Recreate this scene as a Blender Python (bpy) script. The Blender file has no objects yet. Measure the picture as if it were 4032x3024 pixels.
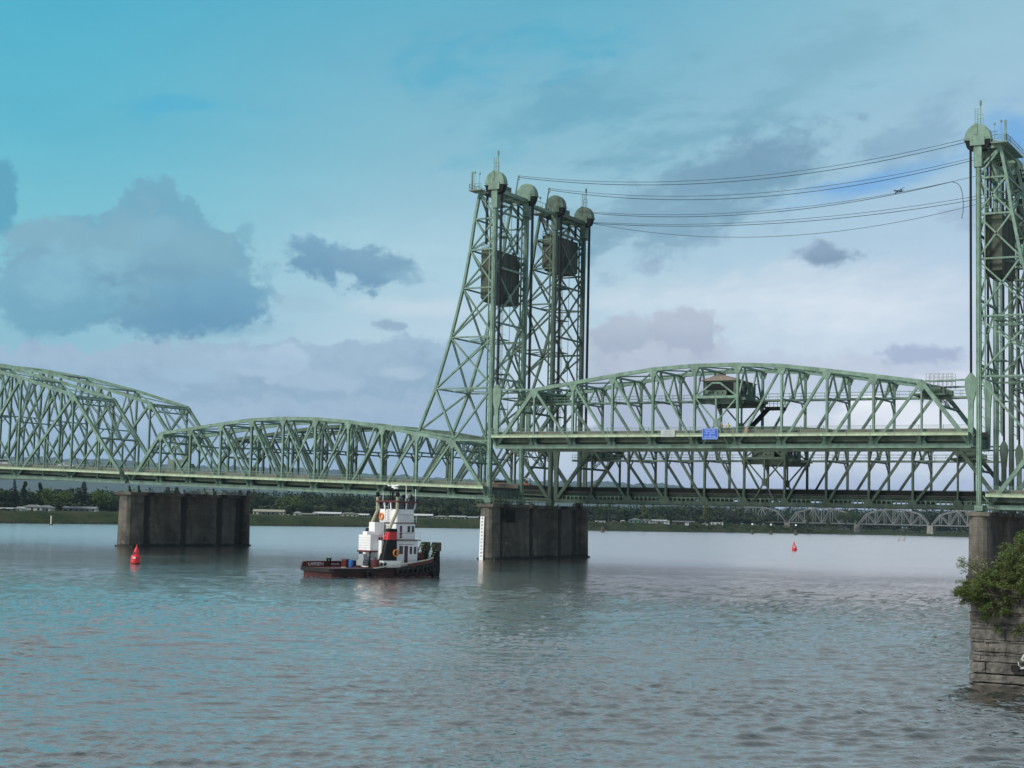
import bpy, math, random
from mathutils import Vector, Matrix, noise
S = bpy.context.scene
COL = S.collection
R = math.radians
rnd = random.Random(7)

# ------------------------------------------------------------------ camera
CY, CP, CR = .503608, .083069, .021789          # yaw, pitch, roll
CAM = Vector((139.61, -245.86, 7.57))
def cam_basis():
    f = Vector((-math.sin(CY)*math.cos(CP), math.cos(CY)*math.cos(CP), math.sin(CP)))
    r = Vector((math.cos(CY), math.sin(CY), 0)); u = r.cross(f)
    return r*math.cos(CR)+u*math.sin(CR), -r*math.sin(CR)+u*math.cos(CR), f
r_, u_, f_ = cam_basis()
cd = bpy.data.cameras.new('camera'); cam = bpy.data.objects.new('camera', cd); COL.objects.link(cam)
cam.matrix_world = Matrix(((r_.x,u_.x,-f_.x,CAM.x),(r_.y,u_.y,-f_.y,CAM.y),(r_.z,u_.z,-f_.z,CAM.z),(0,0,0,1)))
cd.sensor_width = 36; cd.lens = 6298.93/4032*36; cd.clip_start = .5; cd.clip_end = 60000
S.camera = cam
RIGHT = Vector((math.cos(CY), math.sin(CY), 0)); FWD = Vector((-math.sin(CY), math.cos(CY), 0))

# ------------------------------------------------------------------ view
S.view_settings.view_transform = 'Standard'; S.view_settings.look = 'None'
S.view_settings.exposure = 0; S.view_settings.gamma = 1
S.render.engine = 'CYCLES'

# ------------------------------------------------------------------ sun
SUN_DIR = Vector((-.50, -.85, .80)).normalized()     # towards the sun
sd = bpy.data.lights.new('sun', 'SUN'); sun = bpy.data.objects.new('sun', sd); COL.objects.link(sun)
sd.energy = 3.1; sd.angle = R(14); sd.color = (1, .95, .87)
sun.rotation_euler = SUN_DIR.to_track_quat('Z', 'Y').to_euler()

def lin(c):
    return tuple(((v/255+.055)/1.055)**2.4 if v > 10 else v/255/12.92 for v in c)+(1,)

# ------------------------------------------------------------------ world: sky with clouds, laid out by compass direction
W = bpy.data.worlds.new('World'); S.world = W; W.use_nodes = True
nt = W.node_tree; nt.nodes.clear()
class NB:
    def __init__(s, nt): s.nt = nt
    def new(s, t, **k):
        n = s.nt.nodes.new(t)
        for a, b in k.items(): setattr(n, a, b)
        return n
    def put(s, sock, v):
        if isinstance(v, bpy.types.NodeSocket): s.nt.links.new(v, sock)
        else: sock.default_value = v
    def m(s, op, a, b=0., c=0., clamp=False):
        n = s.new('ShaderNodeMath', operation=op, use_clamp=clamp)
        s.put(n.inputs[0], a)
        if len(n.inputs) > 1: s.put(n.inputs[1], b)
        if len(n.inputs) > 2: s.put(n.inputs[2], c)
        return n.outputs[0]
    def mix(s, f, a, b, mode='MIX'):
        n = s.new('ShaderNodeMix', data_type='RGBA', blend_type=mode)
        s.put(n.inputs[0], f); s.put(n.inputs[6], a); s.put(n.inputs[7], b)
        return n.outputs[2]
    def ss(s, v, lo, hi, a=0., b=1.):
        n = s.new('ShaderNodeMapRange', interpolation_type='SMOOTHSTEP')
        s.put(n.inputs[0], v); s.put(n.inputs[1], lo); s.put(n.inputs[2], hi); s.put(n.inputs[3], a); s.put(n.inputs[4], b)
        return n.outputs[0]
    def ramp(s, f, stops, interp='LINEAR'):
        n = s.new('ShaderNodeValToRGB'); cr = n.color_ramp; cr.interpolation = interp
        while len(cr.elements) < len(stops): cr.elements.new(.5)
        for e, (p, c) in zip(cr.elements, stops): e.position = p; e.color = c
        s.put(n.inputs[0], f); return n.outputs[0]
    def noise(s, vec, scale, detail=6, rough=.55, lac=2., dist=0.):
        n = s.new('ShaderNodeTexNoise'); s.put(n.inputs['Vector'], vec)
        n.inputs['Scale'].default_value = scale; n.inputs['Detail'].default_value = detail
        n.inputs['Roughness'].default_value = rough; n.inputs['Distortion'].default_value = dist
        return n
    def xyz(s, a, b, c):
        n = s.new('ShaderNodeCombineXYZ'); s.put(n.inputs[0], a); s.put(n.inputs[1], b); s.put(n.inputs[2], c); return n.outputs[0]
b = NB(nt)
tc = b.new('ShaderNodeTexCoord'); sp = b.new('ShaderNodeSeparateXYZ'); nt.links.new(tc.outputs['Generated'], sp.inputs[0])
dx, dy, dz = sp.outputs
ra = b.m('ADD', b.m('MULTIPLY', dx, math.cos(CY)), b.m('MULTIPLY', dy, math.sin(CY)))
fa = b.m('ADD', b.m('MULTIPLY', dx, -math.sin(CY)), b.m('MULTIPLY', dy, math.cos(CY)))
az = b.m('MULTIPLY', b.m('ARCTAN2', ra, fa), 57.2958)
el = b.m('MULTIPLY', b.m('ARCSINE', dz), 57.2958)
elf = b.m('DIVIDE', b.m('MAXIMUM', el, 0.), 36., clamp=True)
def grad(cs):
    return b.ramp(elf, [(e/36., lin(c)) for e, c in cs])
gl = grad([(0,(150,172,200)),(5,(140,186,206)),(9,(128,196,212)),(13,(94,186,208)),(18.3,(74,178,206)),(20.5,(160,188,202)),(36,(190,212,224))])
gm = grad([(0,(176,186,210)),(5,(196,214,230)),(9,(172,206,222)),(13,(140,191,209)),(18.5,(98,178,203)),(20.5,(160,188,202)),(36,(190,212,224))])
gr = grad([(0,(186,194,216)),(4,(212,221,235)),(8,(192,210,230)),(12,(168,200,221)),(18.5,(150,196,213)),(20.5,(160,188,202)),(36,(190,212,224))])
tl = b.m('DIVIDE', b.m('MULTIPLY', ra, -1.), .30, clamp=True); tr = b.m('DIVIDE', ra, .30, clamp=True)
sky = b.mix(b.ss(tr,0.,1.), b.mix(b.ss(tl,0.,1.), gm, gl), gr)
nish = b.new('ShaderNodeTexSky', sky_type='NISHITA'); nish.sun_disc = False
nish.sun_elevation = math.asin(SUN_DIR.z); nish.sun_rotation = math.atan2(SUN_DIR.x, SUN_DIR.y)
nsk = b.mix(1., nish.outputs[0], (.10,.10,.10,1), 'MULTIPLY')
sky = b.mix(.12, sky, nsk)
sv = b.xyz(b.m('MULTIPLY', az, .1), b.m('MULTIPLY', el, .13), 0.)
n1 = b.noise(sv, 5.2, 10, .6, dist=.25)               # puffy edges
n2 = b.noise(sv, 17., 8, .62)
st = b.xyz(b.m('ADD', b.m('MULTIPLY', az, .05), b.m('MULTIPLY', el, .10)), b.m('SUBTRACT', b.m('MULTIPLY', el, .16), b.m('MULTIPLY', az, .062)), 3.3)
n3 = b.noise(st, 5., 9, .6, dist=.3)                # long tilted streaks
nz = b.m('MULTIPLY', b.m('ADD', b.m('SUBTRACT', n1.outputs[0], .5), b.m('MULTIPLY', b.m('SUBTRACT', n2.outputs[0], .5), .5)), 1.4)
ns = b.m('MULTIPLY', b.m('SUBTRACT', n3.outputs[0], .5), 1.3)
def PX(x, y):        # where a point of the sky stands, in degrees of bearing and height (x, y counted on a 2212 wide sketch)
    d = f_*6298.93 + r_*(x*1.8228-2016) - u_*(y*1.8228-1512); d.normalize()
    return math.degrees(math.atan2(d.dot(RIGHT), d.dot(FWD))), math.degrees(math.asin(d.z))
def blob(cx, cy, rx, ry, col, amp=1.6, soft=.35, op=1., tilt=0., nn=None, flat=False, shade=None):
    global sky
    a0, e0 = PX(cx, cy); k = 1.8228/110
    ua = b.m('SUBTRACT', az, a0); ue = b.m('SUBTRACT', el, e0)
    ct, s_ = math.cos(R(tilt)), math.sin(R(tilt))
    p = b.m('ADD', b.m('MULTIPLY', ua, ct/(rx*k)), b.m('MULTIPLY', ue, s_/(rx*k)))
    q = b.m('ADD', b.m('MULTIPLY', ua, -s_/(ry*k)), b.m('MULTIPLY', ue, ct/(ry*k)))
    if flat: q = b.m('MAXIMUM', q, b.m('MULTIPLY', q, -1.9))
    d = b.m('SQRT', b.m('ADD', b.m('MULTIPLY', p, p), b.m('MULTIPLY', q, q)))
    v = b.m('ADD', b.m('SUBTRACT', 1., d), b.m('MULTIPLY', nz if nn is None else nn, amp))
    mk = b.m('MULTIPLY', b.ss(v, 0., soft), op)
    c = lin(col)
    if shade:
        c = b.mix(b.ss(b.m('ADD', q, b.m('MULTIPLY', nz, 1.2)), -.7, .8), lin(shade), c)
    sky = b.mix(mk, sky, c)
def bank(x0, x1, y0, y1, col, shade, rough=.5, soft=.25, op=1., nn=None, low=None, fade=1.2):
    # a layer of cloud under an uneven upper edge running from (x0,y0) to (x1,y1)
    global sky
    (a0, e0), (a1, e1) = PX(x0, y0), PX(x1, y1)
    edge = b.m('ADD', e0, b.m('MULTIPLY', b.m('SUBTRACT', az, a0), (e1-e0)/(a1-a0)))
    dd = b.m('ADD', b.m('SUBTRACT', edge, el), b.m('MULTIPLY', nz if nn is None else nn, rough*4))
    mk = b.m('MULTIPLY', b.ss(dd, 0., soft), op)
    mk = b.m('MULTIPLY', mk, b.m('MULTIPLY', b.ss(az, a0-fade, a0+fade), b.ss(az, a1-fade, a1+fade, 1., 0.)))
    if low is not None: mk = b.m('MULTIPLY', mk, b.ss(el, PX(x0, low)[1]-.8, PX(x0, low)[1]+.8))
    c = b.mix(b.ss(b.m('ADD', b.m('MULTIPLY', dd, .35), b.m('MULTIPLY', nz, .9)), 0., 1.), lin(col), lin(shade))
    sky = b.mix(mk, sky, c)
# thin high streaks
for a in ((1500,290,360,70,(122,170,192),-20,.65),(1230,230,280,75,(112,170,194),-14,.65),(1780,120,330,80,(130,178,198),-14,.6),
          (1100,110,330,70,(88,172,202),-10,.5),(400,230,260,26,(82,174,208),-4,.5),(1050,330,120,40,(120,182,204),-10,.5),(1900,180,220,60,(150,194,214),-16,.5)):
    blob(a[0],a[1],a[2]*1.1,a[3]*1.15,a[4],amp=2.8,soft=1.1,op=min(1,a[6]*1.3),tilt=-a[5],nn=ns)
blob(1870,398,240,34,(112,168,224),amp=1.2,soft=.9,op=.8,tilt=12,nn=ns)
blob(2190,310,120,110,(108,166,220),amp=1.2,soft=.9,op=.85,tilt=12,nn=ns)
blob(1530,410,380,105,(120,160,184),amp=2.3,soft=.9,op=.95,tilt=20,nn=ns)
blob(1640,350,190,75,(122,158,184),amp=2.2,soft=.8,op=.8,tilt=18)
blob(1350,460,240,60,(128,166,190),amp=2.4,soft=.9,op=.8,tilt=14)
blob(1480,520,150,40,(134,168,192),amp=2.4,soft=.9,op=.7,tilt=8)
blob(1340,480,300,85,(134,170,192),amp=2.3,soft=1.,op=.85,tilt=14,nn=ns)
blob(1420,330,260,50,(122,172,194),amp=2.6,soft=.9,op=.75,tilt=22,nn=ns)
blob(1960,300,160,66,(134,170,196),amp=3.,soft=1.,op=.7,tilt=25,nn=ns)
blob(2080,470,100,36,(150,172,198),amp=3.,soft=1.,op=.7,nn=ns)
# pale bright veil
blob(1750,650,620,110,(220,228,238),amp=1.2,soft=1.3,op=.85,nn=ns)
blob(900,560,330,130,(174,208,222),amp=1.2,soft=1.3,op=.75,nn=ns)
blob(880,665,230,34,(196,214,228),amp=1.4,soft=.9,op=.8,nn=ns)
# lavender layers along the horizon
bank(1260,1580,700,730,(184,193,211),(168,178,200),rough=.42,soft=.35,op=.9,fade=.7)
bank(1560,2080,752,740,(186,194,214),(166,176,206),rough=.3,soft=.5,op=.6,fade=.8,low=860)
blob(1345,725,80,52,(178,189,207),amp=1.4,soft=.4,op=.9,shade=(166,178,199))
blob(1480,710,90,55,(180,190,208),amp=1.4,soft=.4,op=.9,shade=(168,179,200))
blob(1985,765,120,28,(166,179,206),amp=1.8,soft=.6,op=.85)
bank(-60,1080,735,715,(158,184,206),(142,168,194),rough=.34,soft=.3,op=.96,fade=.9)
bank(-60,1080,845,835,(164,186,208),(150,172,198),rough=.5,soft=.5,op=.8,fade=.9)
blob(420,815,90,36,(160,188,210),amp=1.5,soft=.5,op=.75,flat=True)
blob(300,850,120,34,(158,186,208),amp=1.6,soft=.6,op=.7,flat=True)
blob(620,775,60,38,(176,198,218),amp=1.5,soft=.4,op=.85,flat=True)
blob(540,790,150,44,(168,192,214),amp=1.5,soft=.5,op=.85,flat=True,shade=(152,180,204))
blob(700,830,110,40,(168,190,212),amp=1.5,soft=.5,op=.7,flat=True)
blob(860,805,60,18,(176,196,214),amp=1.8,soft=.7,op=.7)
bank(-2500,4500,960,940,(164,178,204),(158,172,202),rough=.25,soft=1.,op=.8)
blob(840,702,44,16,(146,172,196),amp=2.2,soft=.5,op=.85)
# tall cumulus on the left
blob(4,430,40,84,(96,162,188),amp=1.1,soft=.35,op=.9)
LC, LS = (130,174,194), (114,157,183)
for cx, cy, rx, ry in ((330,440,62,62),(395,500,80,70),(280,475,60,50),(200,520,80,60),(120,560,80,50),(470,570,85,60)):
    blob(cx,cy,rx,ry,(116,170,194),amp=1.3,soft=.3,op=.95,shade=LC)
blob(270,600,330,130,LC,amp=1.,soft=.3,op=.97,shade=LS)
blob(120,640,190,90,(128,178,200),amp=1.2,soft=.4,op=.95,shade=(116,166,190))
blob(470,650,140,70,(120,168,194),amp=1.2,soft=.35,op=.95,shade=(108,154,184))
blob(400,700,250,40,(108,154,184),amp=1.,soft=.9,op=.7)
blob(530,505,22,30,(126,176,198),amp=2.2,soft=.8,op=.8)
blob(575,590,60,40,(144,186,206),amp=2.4,soft=.9,op=.6)
blob(230,560,130,50,(136,184,203),amp=1.8,soft=.9,op=.7)
blob(330,500,60,44,(130,180,201),amp=1.8,soft=.8,op=.6)
blob(140,625,120,40,(138,184,204),amp=1.8,soft=.9,op=.5)
# twin cloud left of the tower
blob(690,570,88,68,(120,162,190),amp=1.9,soft=.55,op=.95,shade=(112,152,182))
blob(800,585,112,50,(126,164,190),amp=1.9,soft=.55,op=.95,shade=(114,154,184))
blob(880,600,60,26,(136,174,198),amp=2.,soft=.7,op=.8)
blob(640,655,90,30,(160,192,210),amp=2.2,soft=.8,op=.6)
# small dark scraps on the right
blob(1790,552,100,30,(140,164,190),amp=1.7,soft=.7,op=.95,shade=(128,152,178))
blob(1400,580,50,20,(152,176,200),amp=2.8,soft=1.,op=.7)
blob(1310,592,50,30,(154,178,200),amp=2.,soft=.8,op=.6)
# bright heaps just over the bridge deck
blob(1900,890,100,38,(232,237,245),amp=1.4,soft=.4,op=.97,shade=(214,220,232))
blob(2010,900,100,44,(222,227,238),amp=1.4,soft=.5,op=.9)
blob(1720,905,75,28,(206,213,228),amp=1.5,soft=.5,op=.7)
blob(2040,820,90,22,(214,220,234),amp=1.5,soft=.6,op=.75)
blob(1240,910,60,20,(212,218,232),amp=1.5,soft=.5,op=.6)
tx = b.noise(b.xyz(b.m('MULTIPLY', az, .06), b.m('MULTIPLY', el, .16), 7.), 4., 9, .62, dist=.4).outputs[0]
tx = b.m('ADD', .93, b.m('MULTIPLY', tx, .14))
sky = b.mix(1., sky, b.xyz(b.m('MULTIPLY', tx, 1.), tx, b.m('POWER', tx, .7)), 'MULTIPLY')
# the air box dims and whitens whatever lies outside it; the sky is set so that it reads right seen through that air
HD_, HI = 6e-5, (.22,.28,.35)
pth = b.m('MINIMUM', 14000., b.m('DIVIDE', 445., b.m('MAXIMUM', dz, .01)))
tr_ = b.m('EXPONENT', b.m('MULTIPLY', pth, -HD_))
cr_ = b.new('ShaderNodeSeparateColor'); b.put(cr_.inputs[0], sky); cc_ = b.new('ShaderNodeCombineColor')
for i_ in range(3):
    b.put(cc_.inputs[i_], b.m('MAXIMUM', b.m('DIVIDE', b.m('SUBTRACT', cr_.outputs[i_], b.m('MULTIPLY', b.m('SUBTRACT', 1., tr_), HI[i_])), tr_), .004))
sky = cc_.outputs[0]
# unseen dimming added to the sky overhead and behind the viewer, cutting fill light
sky = b.mix(1., sky, b.mix(b.ss(el, 19., 36.), (1,1,1,1), (.7,.7,.7,1)), 'MULTIPLY')
sky = b.mix(1., sky, b.mix(b.ss(fa, .35, -.3), (1,1,1,1), (.8,.8,.8,1)), 'MULTIPLY')
gnd = b.ss(el, -3., 0.)
sky = b.mix(gnd, (.10,.12,.13,1), sky)
bg = b.new('ShaderNodeBackground'); nt.links.new(sky, bg.inputs[0]); bg.inputs[1].default_value = 1.0
wo = b.new('ShaderNodeOutputWorld'); nt.links.new(bg.outputs[0], wo.inputs[0])
W.cycles.sampling_method = 'MANUAL'; W.cycles.sample_map_resolution = 1024

# ------------------------------------------------------------------ materials
MATS = {}
def mat(name, col, rough=.6, metal=0., var=.18, scale=1.5, bump=0., bscale=None, rust=0., streak=0., spec=.5, dark=None):
    if name in MATS: return MATS[name]
    m = bpy.data.materials.new(name); m.use_nodes = True; t = m.node_tree; n = NB(t)
    bs = t.nodes['Principled BSDF']; bs.inputs['Roughness'].default_value = rough; bs.inputs['Metallic'].default_value = metal
    bs.inputs['Specular IOR Level'].default_value = spec
    g = n.new('ShaderNodeNewGeometry').outputs['Position']
    nz = n.noise(g, scale, 5, .6).outputs[0]
    c = tuple(col)+(1,)
    lo = tuple(v*(1-var) for v in col)+(1,); hi = tuple(min(1, v*(1+var)) for v in col)+(1,)
    out = n.ramp(nz, [(.3, lo), (.7, hi)])
    if streak:
        mp = n.new('ShaderNodeMapping'); mp.inputs['Scale'].default_value = (.55, .55, .06); n.put(mp.inputs['Vector'], g)
        s1 = n.noise(mp.outputs[0], 1.2, 3, .55, dist=.6).outputs[0]
        out = n.mix(n.ss(s1, .47, .66, 0., streak), out, tuple(dark or [v*.35 for v in col])+(1,))
        s2 = n.noise(g, .35, 5, .6).outputs[0]
        out = n.mix(n.ss(s2, .5, .7, 0., streak*.5), out, tuple(v*1.35 for v in col)+(1,))
    if name == 'pier_concrete':
        sz = n.new('ShaderNodeSeparateXYZ'); n.put(sz.inputs[0], g)
        bl_ = n.noise(g, .22, 6, .7, dist=.5).outputs[0]
        out = n.mix(n.ss(bl_, .42, .62, 0., .75), out, (.05,.048,.042,1))
        pl = n.noise(g, .5, 5, .65, dist=1.).outputs[0]
        out = n.mix(n.ss(pl, .60, .72, 0., .5), out, (.30,.27,.20,1))
        ln = n.m('SINE', n.m('MULTIPLY', sz.outputs[2], 5.2)); out = n.mix(n.ss(ln, .965, .995, 0., .4), out, (.04,.038,.033,1))
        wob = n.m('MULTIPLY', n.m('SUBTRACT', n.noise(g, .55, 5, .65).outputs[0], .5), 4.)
        def streaks(out, ys, wd, colr, am):          # grime plus painted-in shade and sunlit slivers of the buttresses
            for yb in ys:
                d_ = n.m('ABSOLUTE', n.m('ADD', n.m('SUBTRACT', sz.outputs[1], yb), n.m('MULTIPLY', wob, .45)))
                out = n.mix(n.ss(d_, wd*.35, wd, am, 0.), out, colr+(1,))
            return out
        out = streaks(out, (3.2, 14.6, 26.2, 32.6), 1.5, (.016,.016,.015), .85)  # grime bands that also carry the shade beside each buttress
        out = streaks(out, (12.6, 24.0), .55, (.27,.25,.19), .6)  # pale bands painted in for the sunlit buttress edges
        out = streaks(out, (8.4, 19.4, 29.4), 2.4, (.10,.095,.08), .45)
        wet = n.m('ADD', sz.outputs[2], n.m('MULTIPLY', n.noise(g, 1.2, 4, .6).outputs[0], .9))
        out = n.mix(n.ss(wet, .75, 1.2, .9, 0.), out, (.018,.02,.014,1))
    if rust:
        s3 = n.noise(g, 2.2, 7, .7).outputs[0]
        out = n.mix(n.ss(s3, .60, .72, 0., rust), out, (.10,.055,.03,1))
    n.put(bs.inputs['Base Color'], out)
    if bump:
        bn = n.new('ShaderNodeBump'); bn.inputs['Strength'].default_value = bump; bn.inputs['Distance'].default_value = .05
        n.put(bn.inputs['Height'], n.noise(g, bscale or scale*6, 5, .6).outputs[0]); n.put(bs.inputs['Normal'], bn.outputs[0])
    MATS[name] = m; return m
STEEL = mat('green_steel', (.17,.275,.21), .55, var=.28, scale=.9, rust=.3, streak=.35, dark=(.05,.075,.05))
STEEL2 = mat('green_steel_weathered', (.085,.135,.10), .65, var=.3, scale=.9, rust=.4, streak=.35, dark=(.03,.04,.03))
FASCIA = mat('pale_green_fascia', (.40,.50,.34), .55, var=.25, scale=1.2, rust=.3)
RAIL = mat('rail_paint', (.17,.25,.20), .6)
DARKST = mat('dark_steel', (.016,.019,.018), .8, spec=.15)
ROPE = mat('rope_steel', (.018,.018,.02), .6)
DECKM = mat('deck_asphalt', (.06,.06,.055), .85, bump=.3)
BARR = mat('barrier_concrete', (.17,.15,.12), .85, streak=.5)
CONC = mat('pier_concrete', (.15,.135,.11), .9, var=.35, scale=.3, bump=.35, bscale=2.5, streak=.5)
CWM = mat('counterweight_concrete', (.075,.088,.066), .9, var=.3, streak=.6, bump=.2)
WHITE = mat('white_paint', (.82,.82,.82), .4, var=.05)
WHITE2 = mat('white_sign', (.42,.46,.46), .5, var=.08)
BLUE = mat('blue_sign', (.02,.10,.52), .4, var=.1)
BLACK = mat('black_paint', (.008,.008,.009), .5, spec=.25)
RUBBER = mat('rubber', (.01,.01,.01), .8)
REDB = mat('buoy_red', (.72,.03,.04), .4, var=.08)
REDD = mat('dark_red_paint', (.10,.016,.015), .5, var=.2, rust=.3)
REDS = mat('stack_red', (.55,.02,.025), .4, var=.06)
TRIM = mat('trim_red', (.11,.02,.03), .5)
GLASS = mat('dark_glass', (.015,.02,.025), .08, spec=.7, var=.05)
TIMBER = mat('timber', (.10,.08,.06), .9, bump=.3)
CREAM = mat('cream_paint', (.60,.57,.44), .5, var=.1)
BEIGE = mat('beige_pipe', (.36,.34,.24), .5, var=.15)
ORANGE = mat('orange_plastic', (.75,.22,.03), .5)
GREYM = mat('grey_metal', (.33,.35,.36), .5, var=.15)
BLUEP = mat('blue_barrel', (.03,.16,.5), .4)
YEL = mat('yellow_vest', (.75,.62,.05), .6)
TANR = mat('tan_roof', (.26,.21,.18), .8)

# ------------------------------------------------------------------ mesh helpers
V = Vector
class MB:
    def __init__(s): s.v = []; s.f = []
    def add(s, vs, fs):
        o = len(s.v); s.v += [tuple(p) for p in vs]; s.f += [tuple(i+o for i in f) for f in fs]
    def box(s, a, c):
        x0,y0,z0 = a; x1,y1,z1 = c
        s.add([(x0,y0,z0),(x1,y0,z0),(x1,y1,z0),(x0,y1,z0),(x0,y0,z1),(x1,y0,z1),(x1,y1,z1),(x0,y1,z1)],
              [(3,2,1,0),(4,5,6,7),(0,1,5,4),(1,2,6,5),(2,3,7,6),(3,0,4,7)])
        return s
    def beam(s, a, c, w, h, side=None, w2=None, h2=None):
        a, c = V(a), V(c); t = (c-a)
        if t.length < 1e-6: return s
        t.normalize()
        sd = V(side) if side else (V((0,1,0)) if abs(t.y) < .9 else V((1,0,0)))
        sd = (sd - t*sd.dot(t)).normalized(); n = t.cross(sd)
        w2 = w if w2 is None else w2; h2 = h if h2 is None else h2
        vs = []
        for p, ww, hh in ((a, w, h), (c, w2, h2)):
            for i, j in ((-1,-1),(1,-1),(1,1),(-1,1)): vs.append(p+sd*(i*ww/2)+n*(j*hh/2))
        s.add(vs, [(3,2,1,0),(4,5,6,7),(0,1,5,4),(1,2,6,5),(2,3,7,6),(3,0,4,7)])
        return s
    def channel(s, a, c, w, h, side=None):     # built-up member: two side plates and a set-back web
        a, c = V(a), V(c); t = (c-a).normalized()
        sd = V(side) if side else (V((0,1,0)) if abs(t.y) < .9 else V((1,0,0)))
        sd = (sd - t*sd.dot(t)).normalized()
        k = max(.05, w*.16)
        s.beam(a+sd*(w/2-k/2), c+sd*(w/2-k/2), k, h, side); s.beam(a-sd*(w/2-k/2), c-sd*(w/2-k/2), k, h, side)
        s.beam(a, c, w-2*k-.004, h*.35, side)
        return s
    def lace(s, a, c, w, h, side=None, step=None, r=.07):   # laced strut: four... two rails with a zigzag between
        a, c = V(a), V(c); L = (c-a).length; t = (c-a).normalized()
        sd = V(side) if side else (V((0,1,0)) if abs(t.y) < .9 else V((1,0,0)))
        sd = (sd - t*sd.dot(t)).normalized(); n = t.cross(sd)
        for j in (-1, 1): s.beam(a+n*(j*h/2), c+n*(j*h/2), w, r, side)
        k = max(2, int(L/(step or h*1.1)))
        for i in range(k):
            p = a+t*(L*i/k)+n*(h/2*(-1 if i % 2 else 1)); q = a+t*(L*(i+1)/k)+n*(h/2*(1 if i % 2 else -1))
            s.beam(p, q, w*.4, r*.8, side)
        return s
    def tube(s, pts, r, n=8, r2=None, cap=True):
        pts = [V(p) for p in pts]; m = len(pts); o = len(s.v)
        ref = None
        for i, p in enumerate(pts):
            t = (pts[min(i+1,m-1)]-pts[max(i-1,0)]).normalized()
            if ref is None: ref = V((0,0,1)) if abs(t.z) < .9 else V((1,0,0))
            x = (ref - t*ref.dot(t)).normalized(); y = t.cross(x); ref = x
            rr = r if r2 is None else r+(r2-r)*i/(m-1)
            for k in range(n):
                an = 2*math.pi*k/n; s.v.append(tuple(p+x*(rr*math.cos(an))+y*(rr*math.sin(an))))
        for i in range(m-1):
            for k in range(n):
                s.f.append((o+i*n+k, o+i*n+(k+1)%n, o+(i+1)*n+(k+1)%n, o+(i+1)*n+k))
        if cap:
            s.f.append(tuple(o+k for k in range(n))[::-1]); s.f.append(tuple(o+(m-1)*n+k for k in range(n)))
        return s
    def lathe(s, prof, c=(0,0,0), n=20, ax='z'):
        o = len(s.v)
        for r, z in prof:
            for k in range(n):
                an = 2*math.pi*k/n; a_, b_ = r*math.cos(an), r*math.sin(an)
                p = (a_, b_, z) if ax == 'z' else (a_, z, b_) if ax == 'y' else (z, a_, b_)
                s.v.append((p[0]+c[0], p[1]+c[1], p[2]+c[2]))
        for i in range(len(prof)-1):
            for k in range(n): s.f.append((o+i*n+k, o+i*n+(k+1)%n, o+(i+1)*n+(k+1)%n, o+(i+1)*n+k))
        s.f.append(tuple(o+k for k in range(n))[::-1]); s.f.append(tuple(o+(len(prof)-1)*n+k for k in range(n)))
        return s
    def prism(s, poly, y0, y1, ax='y'):        # poly in (x,z) for ax y; (y,z) for ax x; (x,y) for ax z
        n = len(poly)
        def P(p, t): return (p[0], t, p[1]) if ax == 'y' else (t, p[0], p[1]) if ax == 'x' else (p[0], p[1], t)
        s.add([P(p, y0) for p in poly]+[P(p, y1) for p in poly],
              [tuple(range(n))[::-1], tuple(range(n, 2*n))]+[(i, (i+1) % n, n+(i+1) % n, n+i) for i in range(n)])
        return s
    def build(s, name, m, parent=None, loc=None, smooth=False, bevel=0):
        me = bpy.data.meshes.new(name); me.from_pydata(s.v, [], s.f); me.validate()
        o = bpy.data.objects.new(name, me); COL.objects.link(o); me.materials.append(m)
        if smooth:
            for p in me.polygons: p.use_smooth = True
        import bmesh
        bm = bmesh.new(); bm.from_mesh(me); bmesh.ops.recalc_face_normals(bm, faces=bm.faces); bm.to_mesh(me); bm.free()
        if parent: o.parent = parent
        if loc: o.location = loc
        if bevel:
            md = o.modifiers.new('b', 'BEVEL'); md.width = bevel; md.segments = 2; md.limit_method = 'ANGLE'
        return o
def thing(name, label, cat, loc=(0,0,0), rz=0, group=None):
    o = bpy.data.objects.new(name, None); COL.objects.link(o); o.location = loc; o.rotation_euler = (0,0,rz)
    o['label'] = label; o['category'] = cat; o.empty_display_size = .5
    if group: o['group'] = group
    return o
def tag(o, label, cat, group=None):
    o['label'] = label; o['category'] = cat
    if group: o['group'] = group
    return o
def struct(o): o['kind'] = 'structure'; return o
def copy_tree(o, parent=None):
    c = o.copy(); COL.objects.link(c)
    if parent: c.parent = parent
    for ch in list(o.children): copy_tree(ch, c)
    return c
def text(body, size, m, parent, mw, name='lettering', ext=.01, spacing=1., align='CENTER', xscale=1.):
    cu = bpy.data.curves.new(name, 'FONT'); cu.body = body; cu.size = size; cu.extrude = ext; cu.align_x = align; cu.align_y = 'CENTER'
    cu.space_character = spacing
    t = bpy.data.objects.new('tmp', cu); COL.objects.link(t)
    me = bpy.data.meshes.new_from_object(t.evaluated_get(bpy.context.evaluated_depsgraph_get()))
    bpy.data.objects.remove(t)
    me.materials.clear(); me.materials.append(m)
    me.transform(Matrix.Diagonal((xscale,1,1,1)))
    me.transform(mw)
    o = bpy.data.objects.new(name, me); COL.objects.link(o); o.parent = parent
    return o

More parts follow.
